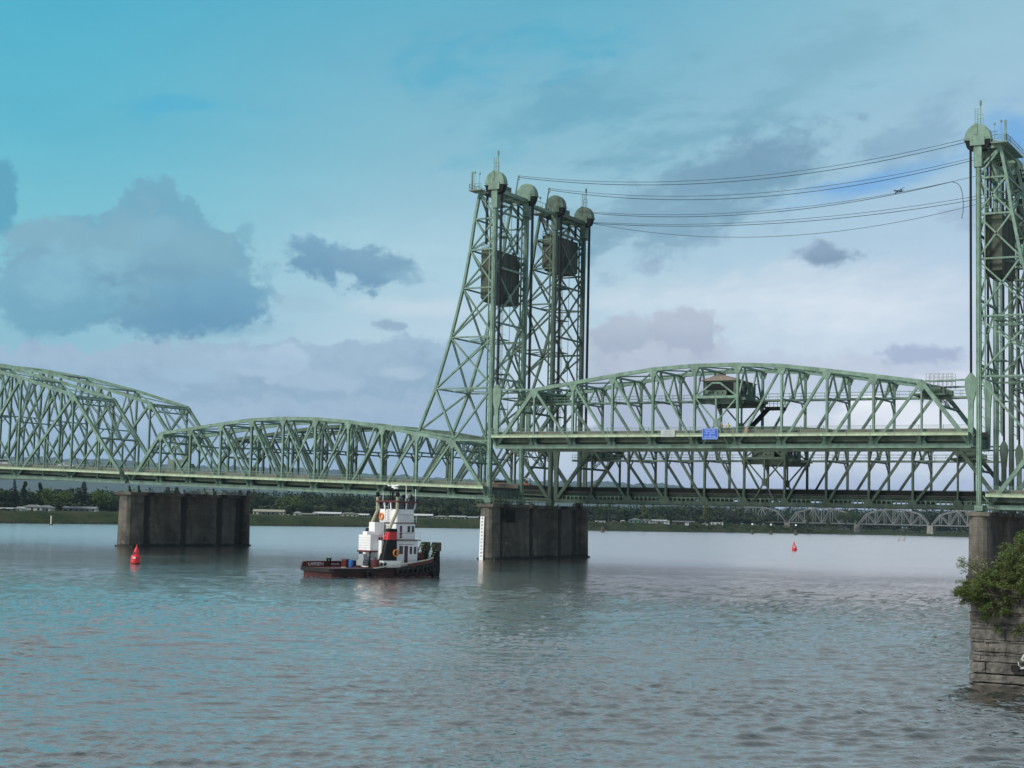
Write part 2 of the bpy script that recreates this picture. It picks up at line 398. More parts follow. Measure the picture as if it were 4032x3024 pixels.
# ------------------------------------------------------------------ truss spans
H11 = [0, 9.9, 10.95, 12.0, 12.95, 13.35, 13.35, 12.95, 12.0, 10.95, 9.9, 0]
def truss_span(name, label, group, x0, n, pl, zb, H, y0, w, walk, dz=0., lift=False, hips=(), sub=False, sm=None, only=None, pads=True):
    sm = sm or STEEL
    T = thing(name, label, 'bridge span', (x0, y0, 0), 0, group)
    X = [x0+pl*i for i in range(n+1)]
    B = [V((x, 0, zb(x)+dz)) for x in X]
    Tp = [V((X[i], 0, zb(X[i])+dz+H[i])) for i in range(n+1)]
    O = V((-x0, 0, 0))
    def bl(mb, nm, m=None): return mb.build(nm, m or sm, T)
    mid = n/2
    for ys in (0, w):
        D = O+V((0, ys, 0))
        mb = MB()
        for i in range(n): mb.beam(B[i]+D, B[i+1]+D, .55, .7 if i % 1 == 0 else .7)
        for i in range(1, n):          # gusset plates
            c = B[i]+D; s = 1.0; t_ = .9
            mb.prism([(c.x-s,c.z+.1),(c.x+s,c.z+.1),(c.x+.35,c.z+1.15),(c.x-.35,c.z+1.15)], c.y-.31, c.y+.31)
        bl(mb, 'bottom_chord')
        mb = MB()
        for i in range(1, n-1): mb.beam(Tp[i]+D, Tp[i+1]+D, .62, .62)
        for i in range(1, n):
            c = Tp[i]+D
            mb.prism([(c.x-.8,c.z-.2),(c.x+.8,c.z-.2),(c.x+.3,c.z-1.4),(c.x-.3,c.z-1.4)], c.y-.29, c.y+.29)
        bl(mb, 'top_chord')
        for a_, c_ in ((0, 1), (n, n-1)):
            bl(MB().channel(B[a_]+D, Tp[c_]+D, .6, .62), 'end_post')
        for i in range(1, n):
            bl(MB().channel(B[i]+D, Tp[i]+D, .5, .36 if i not in (1, n-1) else .26), 'vertical')
        if not sub:
            for i in range(1, n-1):
                if i < mid-.6: bl(MB().channel(Tp[i]+D, B[i+1]+D, .46, .40 if i < mid-2 else .3), 'diagonal')
                elif i > mid-.4: bl(MB().channel(Tp[i+1]+D, B[i]+D, .46, .40 if i > mid+1 else .3), 'diagonal')
                else:
                    if lift:
                        c1 = (B[i]+B[i+1])/2+D; zt = B[i].z+8.1; cx = c1.x
                        L_, R_ = V((X[i]-x0, ys, zt)), V((X[i+1]-x0, ys, zt)); cc = V((cx, ys, B[i].z+3.9))
                        k = MB(); k.beam(L_, R_, .4, .42); k.beam(L_, V((cx-.7, ys, zt+2.3)), .3, .25); k.beam(R_, V((cx+.7, ys, zt+2.3)), .3, .25)
                        k.beam(V((cx-.7,ys,zt+2.3)), V((cx+.7,ys,zt+2.3)), .3, .25)
                        k.beam(V((cx, ys, zt)), cc, .3, .26)
                        k.beam(L_, cc, .3, .22); k.beam(R_, cc, .3, .22); k.beam(cc, B[i]+D+V((1.6,0,.3)), .3, .22); k.beam(cc, B[i+1]+D+V((-1.6,0,.3)), .3, .22)
                        k.box((cx-.4, ys-.2, cc.z-.7), (cx+.4, ys+.2, cc.z+.6))
                        bl(k, 'centre_frame')
                    else:
                        bl(MB().beam(Tp[i]+D, B[i+1]+D, .3, .24), 'diagonal'); bl(MB().beam(Tp[i+1]+D, B[i]+D, .22, .24), 'diagonal')
        else:
            for i in range(1, n-1):
                if i < mid-.6: A_, C_, s_ = Tp[i], B[i+1], 1
                elif i > mid-.4: A_, C_, s_ = Tp[i+1], B[i], -1
                else: A_, C_, s_ = Tp[i], B[i+1], 1
                bl(MB().channel(A_+D, C_+D, .5, .5), 'diagonal')
                M = (A_+C_)/2
                bl(MB().channel(M+D, V((M.x, 0, zb(M.x)+dz))+D, .4, .26), 'sub_vertical')
                o_ = Tp[i+1] if A_ == Tp[i] else Tp[i]
                bl(MB().channel(M+D, (B[i] if A_ == Tp[i] else B[i+1])+D, .36, .26), 'sub_strut')
                bl(MB().lace(M+D, o_+D, .3, .3, r=.05), 'sub_tie')
            for e, q in ((0, 1), (n, n-1)):
                M = (B[e]+Tp[q])/2
                bl(MB().channel(M+D, V((M.x, 0, zb(M.x)+dz))+D, .4, .26), 'sub_vertical')
                bl(MB().channel(M+D, B[q]+D, .4, .3), 'sub_strut')
        if lift or hips:
            for e, q in ((0, 1), (n, n-1)):
                if not lift and e not in hips: continue
                sg = 1 if e == 0 else -1
                zt = Tp[q].z+(.15 if lift else -.1)
                k = MB(); k.beam(V((X[e]-x0, ys, zt)), Tp[q]+D+V((0,0,.05)), .4, .26); bl(k, 'top_strut')
                if lift:
                    bx = X[e]-x0
                    p = MB(); p.beam(V((bx+.1*sg, ys, B[e].z)), V((bx, ys, zt-3.)), .55, .75)
                    zz = zt
                    gw = .84 if ys == 0 and sm is STEEL else .6; poly = [(bx-.42,zz-3.4),(bx+.42,zz-3.4),(bx+.85*gw,zz-2.2),(bx+1.1*gw,zz-.9),(bx+1.0*gw,zz+.1),(bx,zz+1.2),(bx-1.0*gw,zz+.1),(bx-1.1*gw,zz-.9),(bx-.85*gw,zz-2.2)]
                    p.prism(poly, ys-.22, ys+.22); p.box((bx-sg*1.15-.25, ys-.3, zz-.5), (bx-sg*1.15+.25, ys+.3, zz-.1))
                    bl(p, 'lifting_post')
                    k = MB()
                    for q_ in range(8):
                        yy = ys-.38+.11*(q_ % 4)*2+.06; xx = bx-.07+(.14 if q_ > 3 else 0)
                        k.tube([(xx, yy, zt+1.0), (xx, yy, 66.6)], .05, 5)
                    bl(k, 'lift_rope', ROPE)
    # sway frames, laterals, portals
    yc = [0, w]
    for i in range(1, n):
        c = Tp[i]+O; lo = B[i].z+(7.6 if not sub else max(7.6, H[i]*.55))
        if i in (1, n-1): lo = c.z-1.7
        k = MB(); k.beam((c.x,.3,c.z-.15), (c.x,w-.3,c.z-.15), .3, .34, (1,0,0)); 
        k.beam((c.x,.2,lo), (c.x,w-.2,lo), .3, .26, (1,0,0))
        m_ = 4 if c.z-lo > 2.5 else 8
        for j in range(m_):
            ya, yb = .3+(w-.6)*j/m_, .3+(w-.6)*(j+1)/m_
            k.lace((c.x,ya,c.z-.3 if j % 2 else lo+.1), (c.x,yb,lo+.1 if j % 2 else c.z-.3), .22, .3, (1,0,0), r=.06) if m_ == 4 else k.beam((c.x,ya,c.z-.3 if j % 2 else lo+.1), (c.x,yb,lo+.1 if j % 2 else c.z-.3), .12, .12, (1,0,0))
        k.beam((c.x,.2,lo-1.6), (c.x,2.0,lo), .2, .2, (1,0,0)); k.beam((c.x,w-.2,lo-1.6), (c.x,w-2.,lo), .2, .2, (1,0,0))
        bl(k, 'sway_frame')
    k = MB()
    for i in range(1, n-1):
        a_, c_ = Tp[i]+O, Tp[i+1]+O
        k.beam(a_+V((0,.3,-.1)), c_+V((0,w-.3,-.1)), .22, .2, (0,0,1)); k.beam(c_+V((0,.3,-.1)), a_+V((0,w-.3,-.1)), .22, .2, (0,0,1))
    bl(k, 'top_bracing')
    for e, q in ((0, 1), (n, n-1)):
        k = MB(); a_, c_ = B[e]+O, Tp[q]+O
        f0 = .62 if not sub else .5
        p1 = a_+(c_-a_)*f0; p2 = a_+(c_-a_)*.97
        for p in (p1, p2): k.beam(p+V((0,.3,0)), p+V((0,w-.3,0)), .3, .3, (c_-a_))
        nn_ = 4
        for j in range(nn_):
            ya, yb = .3+(w-.6)*j/nn_, .3+(w-.6)*(j+1)/nn_
            k.lace((p2 if j % 2 else p1)+V((0,ya,0)), (p1 if j % 2 else p2)+V((0,yb,0)), .2, .35, c_-a_, r=.07)
        bl(k, 'portal_frame')
    # floor
    k = MB()
    for i in range(n):
        a_, c_ = B[i]+O, B[i+1]+O
        k.beam(a_+V((0,w/2,1.72)), c_+V((0,w/2,1.72)), w-.7, .25, (0,1,0))
    bl(k, 'deck', DECKM)
    if lift and sm is STEEL2:
        k = MB()
        for i in range(n*9): xx = X[0]-x0+pl*(i+.5)/9; k.box((xx-.1,.28,B[0].z+.3),(xx+.1,.5,B[0].z+.95))
        k.box((0,.3,B[0].z+.9),(n*pl,.48,B[0].z+1.0))
        bl(k, 'hanger_row', STEEL)
    for i in range(n+1):
        c = B[i]+O; xo = .2 if i == 0 else -.2 if i == n else 0
        bl(MB().beam((c.x+xo,.3,c.z+.75), (c.x+xo,w-.3,c.z+.75), .35, 1.3, (1,0,0)), 'floor_beam', STEEL2)
    k = MB()
    for i in range(n):
        a_, c_ = B[i]+O, B[i+1]+O
        for q in range(6):
            yy = 1.1+(w-2.2)*q/5
            k.beam(a_+V((.2,yy,1.15)), c_+V((-.2,yy,1.15)), .2, .8, (0,1,0))
        k.beam(a_+V((0,.4,.1)), c_+V((0,w-.4,.1)), .16, .16, (0,0,1)); k.beam(c_+V((0,.4,.1)), a_+V((0,w-.4,.1)), .16, .16, (0,0,1))
    bl(k, 'stringers', STEEL2)
    for yy in (.75, w-.75):
        k = MB()
        for i in range(n):
            a_, c_ = B[i]+O, B[i+1]+O
            k.beam(a_+V((0,yy,2.26)), c_+V((0,yy,2.26)), .22, .8, (0,1,0))
        bl(k, 'traffic_barrier', BARR if sm is STEEL else DARKST)  # far-bridge barriers: shade under the near span put into a dark colour
    for yw, sg in walk:            # sidewalks on brackets, each with fascia, railing
        yy = yw-O.y
        k = MB(); f = MB(); rl = MB()
        for i in range(n):
            a_, c_ = B[i]+O, B[i+1]+O
            k.beam(a_+V((0,yw-sg*.85,1.92)), c_+V((0,yw-sg*.85,1.92)), 1.7, .12, (0,1,0))
            for h in (0, 1):
                p = a_+(c_-a_)*(h*.5); q = a_+(c_-a_)*(h*.5+.5)
                f.beam(p+V((.03,yw,1.72)), q+V((-.03,yw,1.72)), .09, .46, (0,1,0))
                f.beam(p+V((.03,yw+sg*.04,1.92)), q+V((-.03,yw+sg*.04,1.92)), .16, .05, (0,1,0))
            m_ = int(pl/.16)
            for j in range(m_):
                p = a_+(c_-a_)*(j/m_)
                rl.beam(p+V((0,yw,1.98)), p+V((0,yw,3.02)), .022, .022, (0,1,0))
            for hz in (3.05, 2.5, 2.03): rl.beam(a_+V((0,yw,hz)), c_+V((0,yw,hz)), .05, .05, (0,1,0))
            for j in (0, .5):
                p = a_+(c_-a_)*j; rl.beam(p+V((.05,yw,1.98)), p+V((.05,yw,3.12)), .08, .08, (0,1,0))
        for i in range(n+1):
            c = B[i]+O; ye = yw-sg*.1
            y_in = -.28 if sg < 0 else w+.28
            if i not in (0, n) or True:
                xo = .25 if i == 0 else -.25 if i == n else 0
                k.prism([(y_in,c.z+1.85),(ye,c.z+1.85),(ye,c.z+1.6),(y_in,c.z+.1)], c.x+xo-.12, c.x+xo+.12, 'x')
                k.beam((c.x+xo-.9, y_in+sg*.1, c.z+1.7), (c.x+xo, y_in+sg*.1, c.z+.5), .15, .12); k.beam((c.x+xo+.9, y_in+sg*.1, c.z+1.7), (c.x+xo, y_in+sg*.1, c.z+.5), .15, .12)
        bl(k, 'sidewalk'); bl(f, 'fascia', FASCIA); bl(rl, 'railing', RAIL)
    return T, X, B, Tp
PL = 7.51
def z_low(x): return 10.85
def zA(x): return 10.95-.0245*x if x < 0 else 10.65-.012*(x-86)
def zB_(x):
    d = -84.3-x
    return 10.95+.0245*84.3+.034*d-.0002*d*d
GA, GB = 'spans of the near bridge', 'spans of the far bridge'
LIFT = 9.05
NEAR, X1, B1, T1 = truss_span('lift_span', 'raised green lift span of the near bridge carrying a blue sign on its railing', GA, 1.2, 11, PL, z_low, H11, 0, 11.8, [(-1.9,-1)], LIFT, True)
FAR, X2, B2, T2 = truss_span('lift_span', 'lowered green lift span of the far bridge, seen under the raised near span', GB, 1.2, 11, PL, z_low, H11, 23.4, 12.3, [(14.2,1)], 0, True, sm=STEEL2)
x0 = -83.0
sp1, *_ = truss_span('arched_span', 'arched green truss span of the near bridge behind the tugboat', GA, x0, 11, 7.53, zA, H11, 0, 11.8, [(-1.9,-1)], hips=(11,))
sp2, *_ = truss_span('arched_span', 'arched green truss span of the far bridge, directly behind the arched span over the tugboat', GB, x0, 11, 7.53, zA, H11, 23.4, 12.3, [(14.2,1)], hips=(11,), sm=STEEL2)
HB = [0,17.3,20.9,23.9,26.1,27.6,27.6,26.1,23.9,20.9,17.3,0]
sp3, *_ = truss_span('tall_truss_span', 'tall green truss span of the near bridge cut off by the left edge', GA, -84.3-15.1*11, 11, 15.1, zB_, HB, 0, 11.8, [(-1.9,-1)], sub=True)
sp4, *_ = truss_span('tall_truss_span', 'tall green truss span of the far bridge at the far left, behind its near twin', GB, -84.3-15.1*11, 11, 15.1, zB_, HB, 23.4, 12.3, [(14.2,1)], sub=True)
sp5, *_ = truss_span('arched_span', 'green truss span of the near bridge running off the right edge above the bush', GA, 86.3, 11, 7.53, zA, H11, 0, 11.8, [(-1.9,-1)])
sp6, *_ = truss_span('arched_span', 'green truss span of the far bridge right of the right tower, behind its near twin', GB, 86.3, 11, 7.53, zA, H11, 23.4, 12.3, [(14.2,1)], sm=STEEL2)

# machinery house, walkway and stairs on each lift span
def lift_house(T, z, w, x0):
    Y1 = w
    k = MB(); k.box((38.2-x0,.5,z+7.6),(47.4-x0,Y1-.4,z+8.05))
    for yy in (.9, Y1-.8): k.beam((38.-x0,yy,z+7.3),(47.-x0,yy,z+7.3),.3,.6)
    k.build('house_platform', STEEL2, T)
    k = MB(); k.box((39.6-x0,1.5,z+8.06),(45.6-x0,Y1-1.6,z+10.9)); h = k.build('machinery_house', STEEL2, T)
    k = MB()
    k.prism([(39.2-x0,z+10.91),(46.-x0,z+10.91),(42.6-x0,z+12.0)], 1.1, Y1-1.2); k.build('house_roof', TANR, h)
    for q in range(3): MB().box((45.61-x0,2.6+q*2.6,z+8.9),(45.66-x0,4.0+q*2.6,z+10.1)).build('window', GLASS, h)
    MB().box((40.2-x0,1.44,z+8.3),(44.9-x0,1.49,z+10.6)).build('opening', DARKST, h)
    k = MB(); k.box((40.-x0,.7,z+8.06),(44.-x0,1.3,z+8.7))
    for q in range(5): k.lathe([(.34,-.15),(.34,.15)], (40.5-x0+q*.8,.95,z+8.95), 12, 'y')
    k.box((40.2-x0,.85,z+9.0),(43.9-x0,1.1,z+9.3)); k.build('winch', STEEL2, T)
    k = MB()
    for sx in (0, 1):
        a_, c_ = ((2.-x0, 38.2-x0), (47.4-x0, 83.-x0))[sx]
        for yy in (5.0, 6.2):
            k.beam((a_,yy,z+7.8),(c_,yy,z+7.8),.14,.3); k.beam((a_,yy,z+8.9),(c_,yy,z+8.9),.05,.05); k.beam((a_,yy,z+8.4),(c_,yy,z+8.4),.05,.05)
            m_ = 18
            for j in range(m_+1): xx = a_+(c_-a_)*j/m_; k.beam((xx,yy,z+7.9),(xx,yy,z+8.9),.05,.05)
        k.box((a_,5.05,z+7.6),(c_,6.15,z+7.66))
    k.build('walkway', STEEL, T)
    k = MB(); k.beam((42.9-x0,Y1-1.,z+2.0),(47.8-x0,Y1-1.,z+7.0),1.0,.55,(0,1,0)); k.box((47.4-x0,Y1-2.,z+6.6),(50.4-x0,Y1+.2,z+7.1))
    k.beam((42.9-x0,Y1-1.6,z+3.2),(47.8-x0,Y1-1.6,z+8.2),.06,.06,(0,1,0))
    for xx in (47.5, 48.9, 50.3):
        for yy in (Y1-1.9, Y1+.1): k.beam((xx-x0,yy,z+7.1),(xx-x0,yy,z+8.2),.06,.06)
    for hz in (7.6, 8.2):
        k.beam((47.5-x0,Y1-1.9,z+hz),(50.3-x0,Y1-1.9,z+hz),.05,.05); k.beam((50.3-x0,Y1-1.9,z+hz),(50.3-x0,Y1+.1,z+hz),.05,.05)
    if z > 15: k.build('stairs', DARKST, T)
    for xs, sg in ((7.5,1),(77.,-1)):         # end machinery and small service cage
        k = MB(); k.box((xs-x0-2.6,1.4,z+7.9),(xs-x0+2.6,Y1-1.4,z+8.2)); 
        for q in range(4):
            yy = 2.2+q*(Y1-4.4)/3; k.lathe([(.75,-.25),(.75,.25)], (xs-x0-.8,yy,z+9.0), 14, 'y'); k.box((xs-x0+.2,yy-.5,z+8.2),(xs-x0+1.8,yy+.5,z+9.2))
        k.build('end_machinery', STEEL2, T)
    k = MB(); a_, c_ = 74.6-x0, 78.8-x0; zt = z+10.9
    k.box((a_,Y1-2.6,zt-.1),(c_,Y1-.4,zt))
    for yy in (Y1-2.5, Y1-.5):
        for hz in (.55, 1.1): k.beam((a_,yy,zt+hz),(c_,yy,zt+hz),.06,.06)
        for j in range(7): xx = a_+(c_-a_)*j/6; k.beam((xx,yy,zt-1.3),(xx,yy,zt+1.1),.07,.07)
    k.build('service_cage', GREYM, T)
lift_house(NEAR, 10.85+LIFT, 11.8, 1.2); lift_house(FAR, 10.85, 12.3, 1.2)

# ------------------------------------------------------------------ towers
LV = [(65.6,3.3),(60.9,4.2),(55.3,5.0),(48.4,6.3),(39.6,8.6),(30.4,11.6)]
def tower(label, x, sg, y0, w, mast_at, sm):
    T = thing('lift_tower', label, 'bridge tower', (x, y0, 0), 0, 'lift towers')
    def bl(k, n, m=None, **q): return k.build(n, m or sm, T, **q)
    leg = [V((sg*a, 0, z)) for z, a in LV]+[V((sg*14.85,0,22.9))]
    colz = [60.9,55.3,48.4,39.6,30.4]
    for ys in (0, w):
        s_ = 1 if ys == 0 else -1
        k = MB(); k.beam((0,ys,10.1),(0,ys,66.3),.95,.32); k.beam((-.28,ys,10.1),(-.28,ys,66.3),.8,.12); k.beam((.28,ys,10.1),(.28,ys,66.3),.8,.12)
        k.beam((0,ys,10.1),(0,ys,66.3),.3,.8); k.box((-.6,ys-.6,62.6),(.6,ys+.6,66.6)); k.box((-.62,ys-.62,10.05),(.62,ys+.62,10.9))
        bl(k, 'column')
        k = MB()
        for i in range(len(leg)-1): k.beam(leg[i]+V((0,ys,0)), leg[i+1]+V((0,ys,0)), .55, .42)
        bl(k, 'leg')
        Y = V((0,ys,0))
        for i, z in enumerate(colz): bl(MB().channel(leg[i+1]+Y, (0,ys,z), .4, .26), 'strut')
        for i in range(len(colz)-1):
            bl(MB().channel(leg[i+1]+Y, (0,ys,colz[i+1]+.3), .36, .26), 'brace'); bl(MB().channel(leg[i+2]+Y, (0,ys,colz[i]-.3), .36, .24), 'brace')
        bl(MB().channel(leg[0]+Y+V((0,0,-.3)), (0,ys,colz[0]+.2), .4, .26), 'brace')
        F = V((sg*7.35,ys,21.4))
        bl(MB().channel(leg[5]+Y, F, .4, .34), 'brace'); bl(MB().channel(F, (0,ys,30.2), .4, .3), 'brace')
        k = MB(); k.beam(leg[0]+Y, (0,ys,65.6), .4, .4); k.beam(leg[0]+Y+V((0,0,-.1)), (0,ys,62.4), .3, .26); bl(k, 'top_frame')
        # sheave and hood
        k = MB(); k.lathe([(1.75,-.42),(1.75,.42)], (0,ys,66.75), 28, 'y'); bl(k, 'sheave', DARKST)
        k = MB(); n = 20; rad = 2.02
        pr = [(rad*math.cos(math.pi*j/n)*1.0, 66.95+.0+rad*1.16*math.sin(math.pi*j/n)) for j in range(n+1)]
        k.prism(pr, ys-.72, ys+.72); k.box((-2.12,ys-.8,66.72),(2.12,ys+.8,66.98)); 
        hd = bl(k, 'sheave_hood', bevel=.14)
        k = MB(); k.box((-1.1,ys-.85,65.9),(1.1,ys-.5,67.2)); k.box((-1.1,ys+.5,65.9),(1.1,ys+.85,67.2)); bl(k, 'sheave_bearing')
        for sx in (1,-1):
            k = MB(); k.prism([(sx*1.2,66.7),(sx*1.95,66.7),(sx*1.6,65.6),(sx*.7,65.1),(sx*.6,65.6)], ys-.6, ys+.6); bl(k, 'sheave_guard', DARKST)
        # counterweight ropes
        k = MB(); zc = CWT[T.location.y > 10]
        for q_ in range(8):
            xx = sg*(1.72+(.14 if q_ > 3 else 0)); yy = ys+s_*.1-.3+.2*(q_ % 4)
            k.tube([(xx,yy,66.6),(xx,yy,zc+.8)], .045, 5)
        bl(k, 'counterweight_rope', ROPE)
        # bracing of ladder/guide behind the column
        k = MB(); xx = sg*.95
        k.beam((xx,ys,22),(xx,ys,62.3),.35,.16)
        for j in range(28): zz = 22.5+j*1.42; k.beam((xx,ys,zz),(sg*.3,ys,zz+.5),.1,.1)
        bl(k, 'guide_rail')
    # cross frames in the front plane
    fz = [62.3,52.2,42.2,32.2]
    for z in fz: bl(MB().channel((0,.4,z),(0,w-.4,z),.3,.34,(1,0,0)), 'cross_strut')
    for i in range(3):
        bl(MB().channel((0,.4,fz[i]),(0,w-.4,fz[i+1]),.24,.28,(1,0,0)), 'cross_brace'); bl(MB().channel((0,w-.4,fz[i]),(0,.4,fz[i+1]),.24,.28,(1,0,0)), 'cross_brace')
        k = MB(); zc = (fz[i]+fz[i+1])/2; k.prism([(w/2-.6,zc),(w/2,zc-.8),(w/2+.6,zc),(w/2,zc+.8)], -.17, .17, 'x'); bl(k, 'centre_plate')
    k = MB()
    for a_, c_ in (((.3,28.6),(3.4,32)),((w-.3,28.6),(w-3.4,32))): k.beam((0,a_[0],a_[1]),(0,c_[0],c_[1]),.24,.3,(1,0,0))
    for j in range(5):
        ya, yb = .4+(w-.8)*j/5, .4+(w-.8)*(j+1)/5
        k.beam((0,ya,30.6),(0,(ya+yb)/2,32.1),.14,.14,(1,0,0)); k.beam((0,(ya+yb)/2,32.1),(0,yb,30.6),.14,.14,(1,0,0))
    k.beam((0,.3,30.4),(0,w-.3,30.4),.22,.24,(1,0,0)); bl(k, 'portal')
    # inclined rear plane
    for i in range(1, len(leg)-1): bl(MB().channel(leg[i]+V((0,.2,0)), leg[i]+V((0,w-.2,0)), .26, .26, (1,0,0)), 'rear_strut')
    for i in range(1, len(leg)-1):
        a_, c_ = leg[i], leg[i+1]; n_ = (c_-a_).cross(V((0,1,0)))
        k = MB(); mid_ = (a_+c_)/2+V((0,w/2,0))
        for p in (a_+V((0,.2,0)), a_+V((0,w-.2,0)), c_+V((0,.2,0)), c_+V((0,w-.2,0))): k.lace(p, mid_, .22, .32, n_, r=.06)
        bl(k, 'rear_brace')
    k = MB()
    for p in (leg[0]+V((0,.2,-.3)), leg[0]+V((0,w-.2,-.3))): k.lace(p, leg[1]+V((0,w/2,0)), .22, .3, leg[0]-leg[1]+V((1,0,0)), r=.06)
    bl(k, 'rear_top_brace')
    # internal cross struts at the braced levels (K-frames seen through the tower)
    for i in (2,3,4,5):
        k = MB()
        a_ = leg[i]; k.beam(a_+V((0,w/2,0)), (0,.3,a_.z), .16, .16, (0,0,1)); k.beam(a_+V((0,w/2,0)), (0,w-.3,a_.z), .16, .16, (0,0,1)); bl(k, 'level_tie')
    # top platform, girders, railings, arch under it
    k = MB(); k.box((-.5,-.2,65.6),(.5,w+.2,66.3)) ; k.beam((sg*3.3,-.3,65.9),(sg*3.3,w+.3,65.9),.3,.55,(1,0,0)); k.box((min(0,sg*4.6),.9,65.95),(max(0,sg*4.6),w-.9,66.1))
    for j in range(7):
        yy = 1.+(w-2.)*j/6; k.beam((0,yy,65.5),(sg*3.3,yy,65.9),.16,.2)
    m_ = 8
    for j in range(m_+1):
        yy = w*j/m_; t = (j/m_-.5)*2; zz = 65.2-2.1*t*t
        if j: k.beam((0,pv[0],pv[1]),(0,yy,zz),.24,.2,(1,0,0))
        k.beam((0,yy,zz),(0,yy,65.7),.14,.14,(1,0,0)); pv = (yy,zz)
    bl(k, 'top_platform')
    k = MB(); k.box((sg*1.0-.9,w*.32,66.1),(sg*1.0+.9,w*.5,67.4)); k.box((sg*2.6-.7,w*.55,66.1),(sg*2.6+.7,w*.7,67.3)); k.lathe([(.55,-.7),(.55,.7)], (sg*2.5,w*.4,66.8), 12, 'y'); bl(k, 'drive_machinery', STEEL2)
    k = MB()
    def railing(p, q, m_):
        p, q = V(p), V(q)
        for hz in (.5, 1.05): k.beam(p+V((0,0,hz)), q+V((0,0,hz)), .06, .06, (0,0,1))
        for j in range(m_+1): c = p+(q-p)*j/m_; k.beam(c, c+V((0,0,1.05)), .06, .06)
    railing((sg*4.6,.9,66.1),(sg*4.6,w-.9,66.1),10); railing((sg*4.6,-1.6,66.),(sg*2.2,-1.6,66.),4); railing((sg*4.6,-1.6,66.),(sg*4.6,.9,66.),3)
    k.box((min(sg*2.2,sg*4.7),-1.7,65.8),(max(sg*2.2,sg*4.7),.9,65.98)); bl(k, 'railing', RAIL)
    k = MB(); k.box((-1.,1.3,63.2),(1.,3.,63.42)); railing((-sg*.9,1.4,63.4),(-sg*.9,2.9,63.4),3); bl(k, 'catwalk', RAIL)
    k = MB(); k.box((min(0,-sg*1.25),w-1.9,62.85),(max(0,-sg*1.25),w-.2,63.0)); railing((-sg*1.2,w-1.8,63.0),(-sg*1.2,w-.3,63.0),3); bl(k, 'catwalk', RAIL)
    # poles
    if mast_at is not None:
        k = MB(); yy = mast_at
        k.beam((.35,yy,69.2),(.35,yy,72.4),.12,.12); k.tube([(.35,yy,72.3),(.35,yy,73.0)], .17, 8)
        for xx in (-.5,-.05): k.beam((xx,yy,69.2),(xx,yy,71.9),.07,.07)
        for j in range(8): k.beam((-.5,yy,69.4+j*.33),(-.05,yy,69.4+j*.33),.05,.05)
        for xx in (-.1,.8): k.beam((xx,yy-.3,69.2),(xx,yy-.3,70.8),.05,.05)
        k.beam((-.1,yy-.3,70.8),(.8,yy-.3,70.8),.06,.06); k.beam((-.1,yy-.3,70.1),(.8,yy-.3,70.1),.06,.06)
        k.box((-.45,yy-.8,67.6),(.0,yy-.74,69.3))
        bl(k, 'beacon_mast')
    k = MB()
    k.beam((sg*4.3,-1.2,66),(sg*4.3,-1.2,69.3),.3,.3); k.beam((sg*3.7,-1.3,66),(sg*3.7,-1.3,69.0),.05,.05); k.box((sg*3.7-.15,-1.45,69.0),(sg*3.7+.15,-1.15,69.3))
    k.beam((sg*2.7,-1.3,66),(sg*2.7,-1.3,68.9),.05,.05); k.box((sg*2.7-.15,-1.45,68.7),(sg*2.7+.15,-1.15,69.0))
    bl(k, 'light_pole')
    k = MB(); yy = w*.72 if y0 < 10 else w*-.22
    k.tube([(-sg*-.6,yy-.3,66),(-.1,yy,70.3)], .16, 8, .11); k.box((-.3,yy-.1,69.4),(.1,yy+.1,69.6)); k.box((-.3,yy-.1,70.0),(.1,yy+.1,70.15)); bl(k, 'cable_pole')
    # ladder cage up the middle, cables
    k = MB()
    for j in range(60):
        zz = 24+j*.65; k.beam((sg*1.9,w*.55,zz),(sg*1.9,w*.55+.5,zz),.05,.05,(1,0,0))
    for yy in (w*.55, w*.55+.5): k.beam((sg*1.9,yy,22),(sg*1.9,yy,64),.06,.06)
    for j in range(6):
        zz = 27+j*6.3; k.box((sg*1.9-.9,w*.45,zz),(sg*1.9+.9,w*.68,zz+.12)); k.beam((sg*1.9,w*.45,zz+1.1),(sg*1.9,w*.68,zz+1.1),.05,.05); k.beam((sg*1.9,w*.45,zz),(sg*1.9,w*.45,zz+1.1),.06,.06); k.beam((sg*1.9,w*.45,zz),(sg*1.9+.2,w*.2,zz-2.5),.08,.08)
    k.tube([(sg*1.2,w*.7,22),(sg*1.2,w*.7,64)], .05, 5); k.tube([(sg*2.4,w*.3,22),(sg*2.4,w*.3,64)], .05, 5)
    bl(k, 'ladder')
    return T
CWT = {False: 55.4, True: 61.9}
tA = tower('left green lift tower of the near bridge, beside the tugboat', 0, -1, 0, 11.8, 0, STEEL)
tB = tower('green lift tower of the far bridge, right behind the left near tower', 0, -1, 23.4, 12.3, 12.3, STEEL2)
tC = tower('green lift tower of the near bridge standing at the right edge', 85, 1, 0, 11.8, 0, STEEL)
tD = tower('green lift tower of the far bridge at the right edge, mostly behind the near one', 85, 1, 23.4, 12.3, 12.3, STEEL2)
for T, x in ((tA, 0), (tC, 0)):        # gangway from the near tower over to the far one
    k = MB(); k.beam((0,11.9,65.6),(0,23.0,65.6),.5,.5,(1,0,0)); k.beam((0,11.9,66.9),(0,23.0,66.9),.06,.06,(1,0,0)); k.beam((-1.1,11.9,65.6),(-1.1,23.0,65.6),.2,.35,(1,0,0))
    for j in range(12): k.beam((0,12+j,65.7),(0,12+j,66.9),.06,.06); k.beam((-1.1,12+j,65.6),(0,12+j,65.6),.1,.1)
    k.build('gangway', STEEL, T)
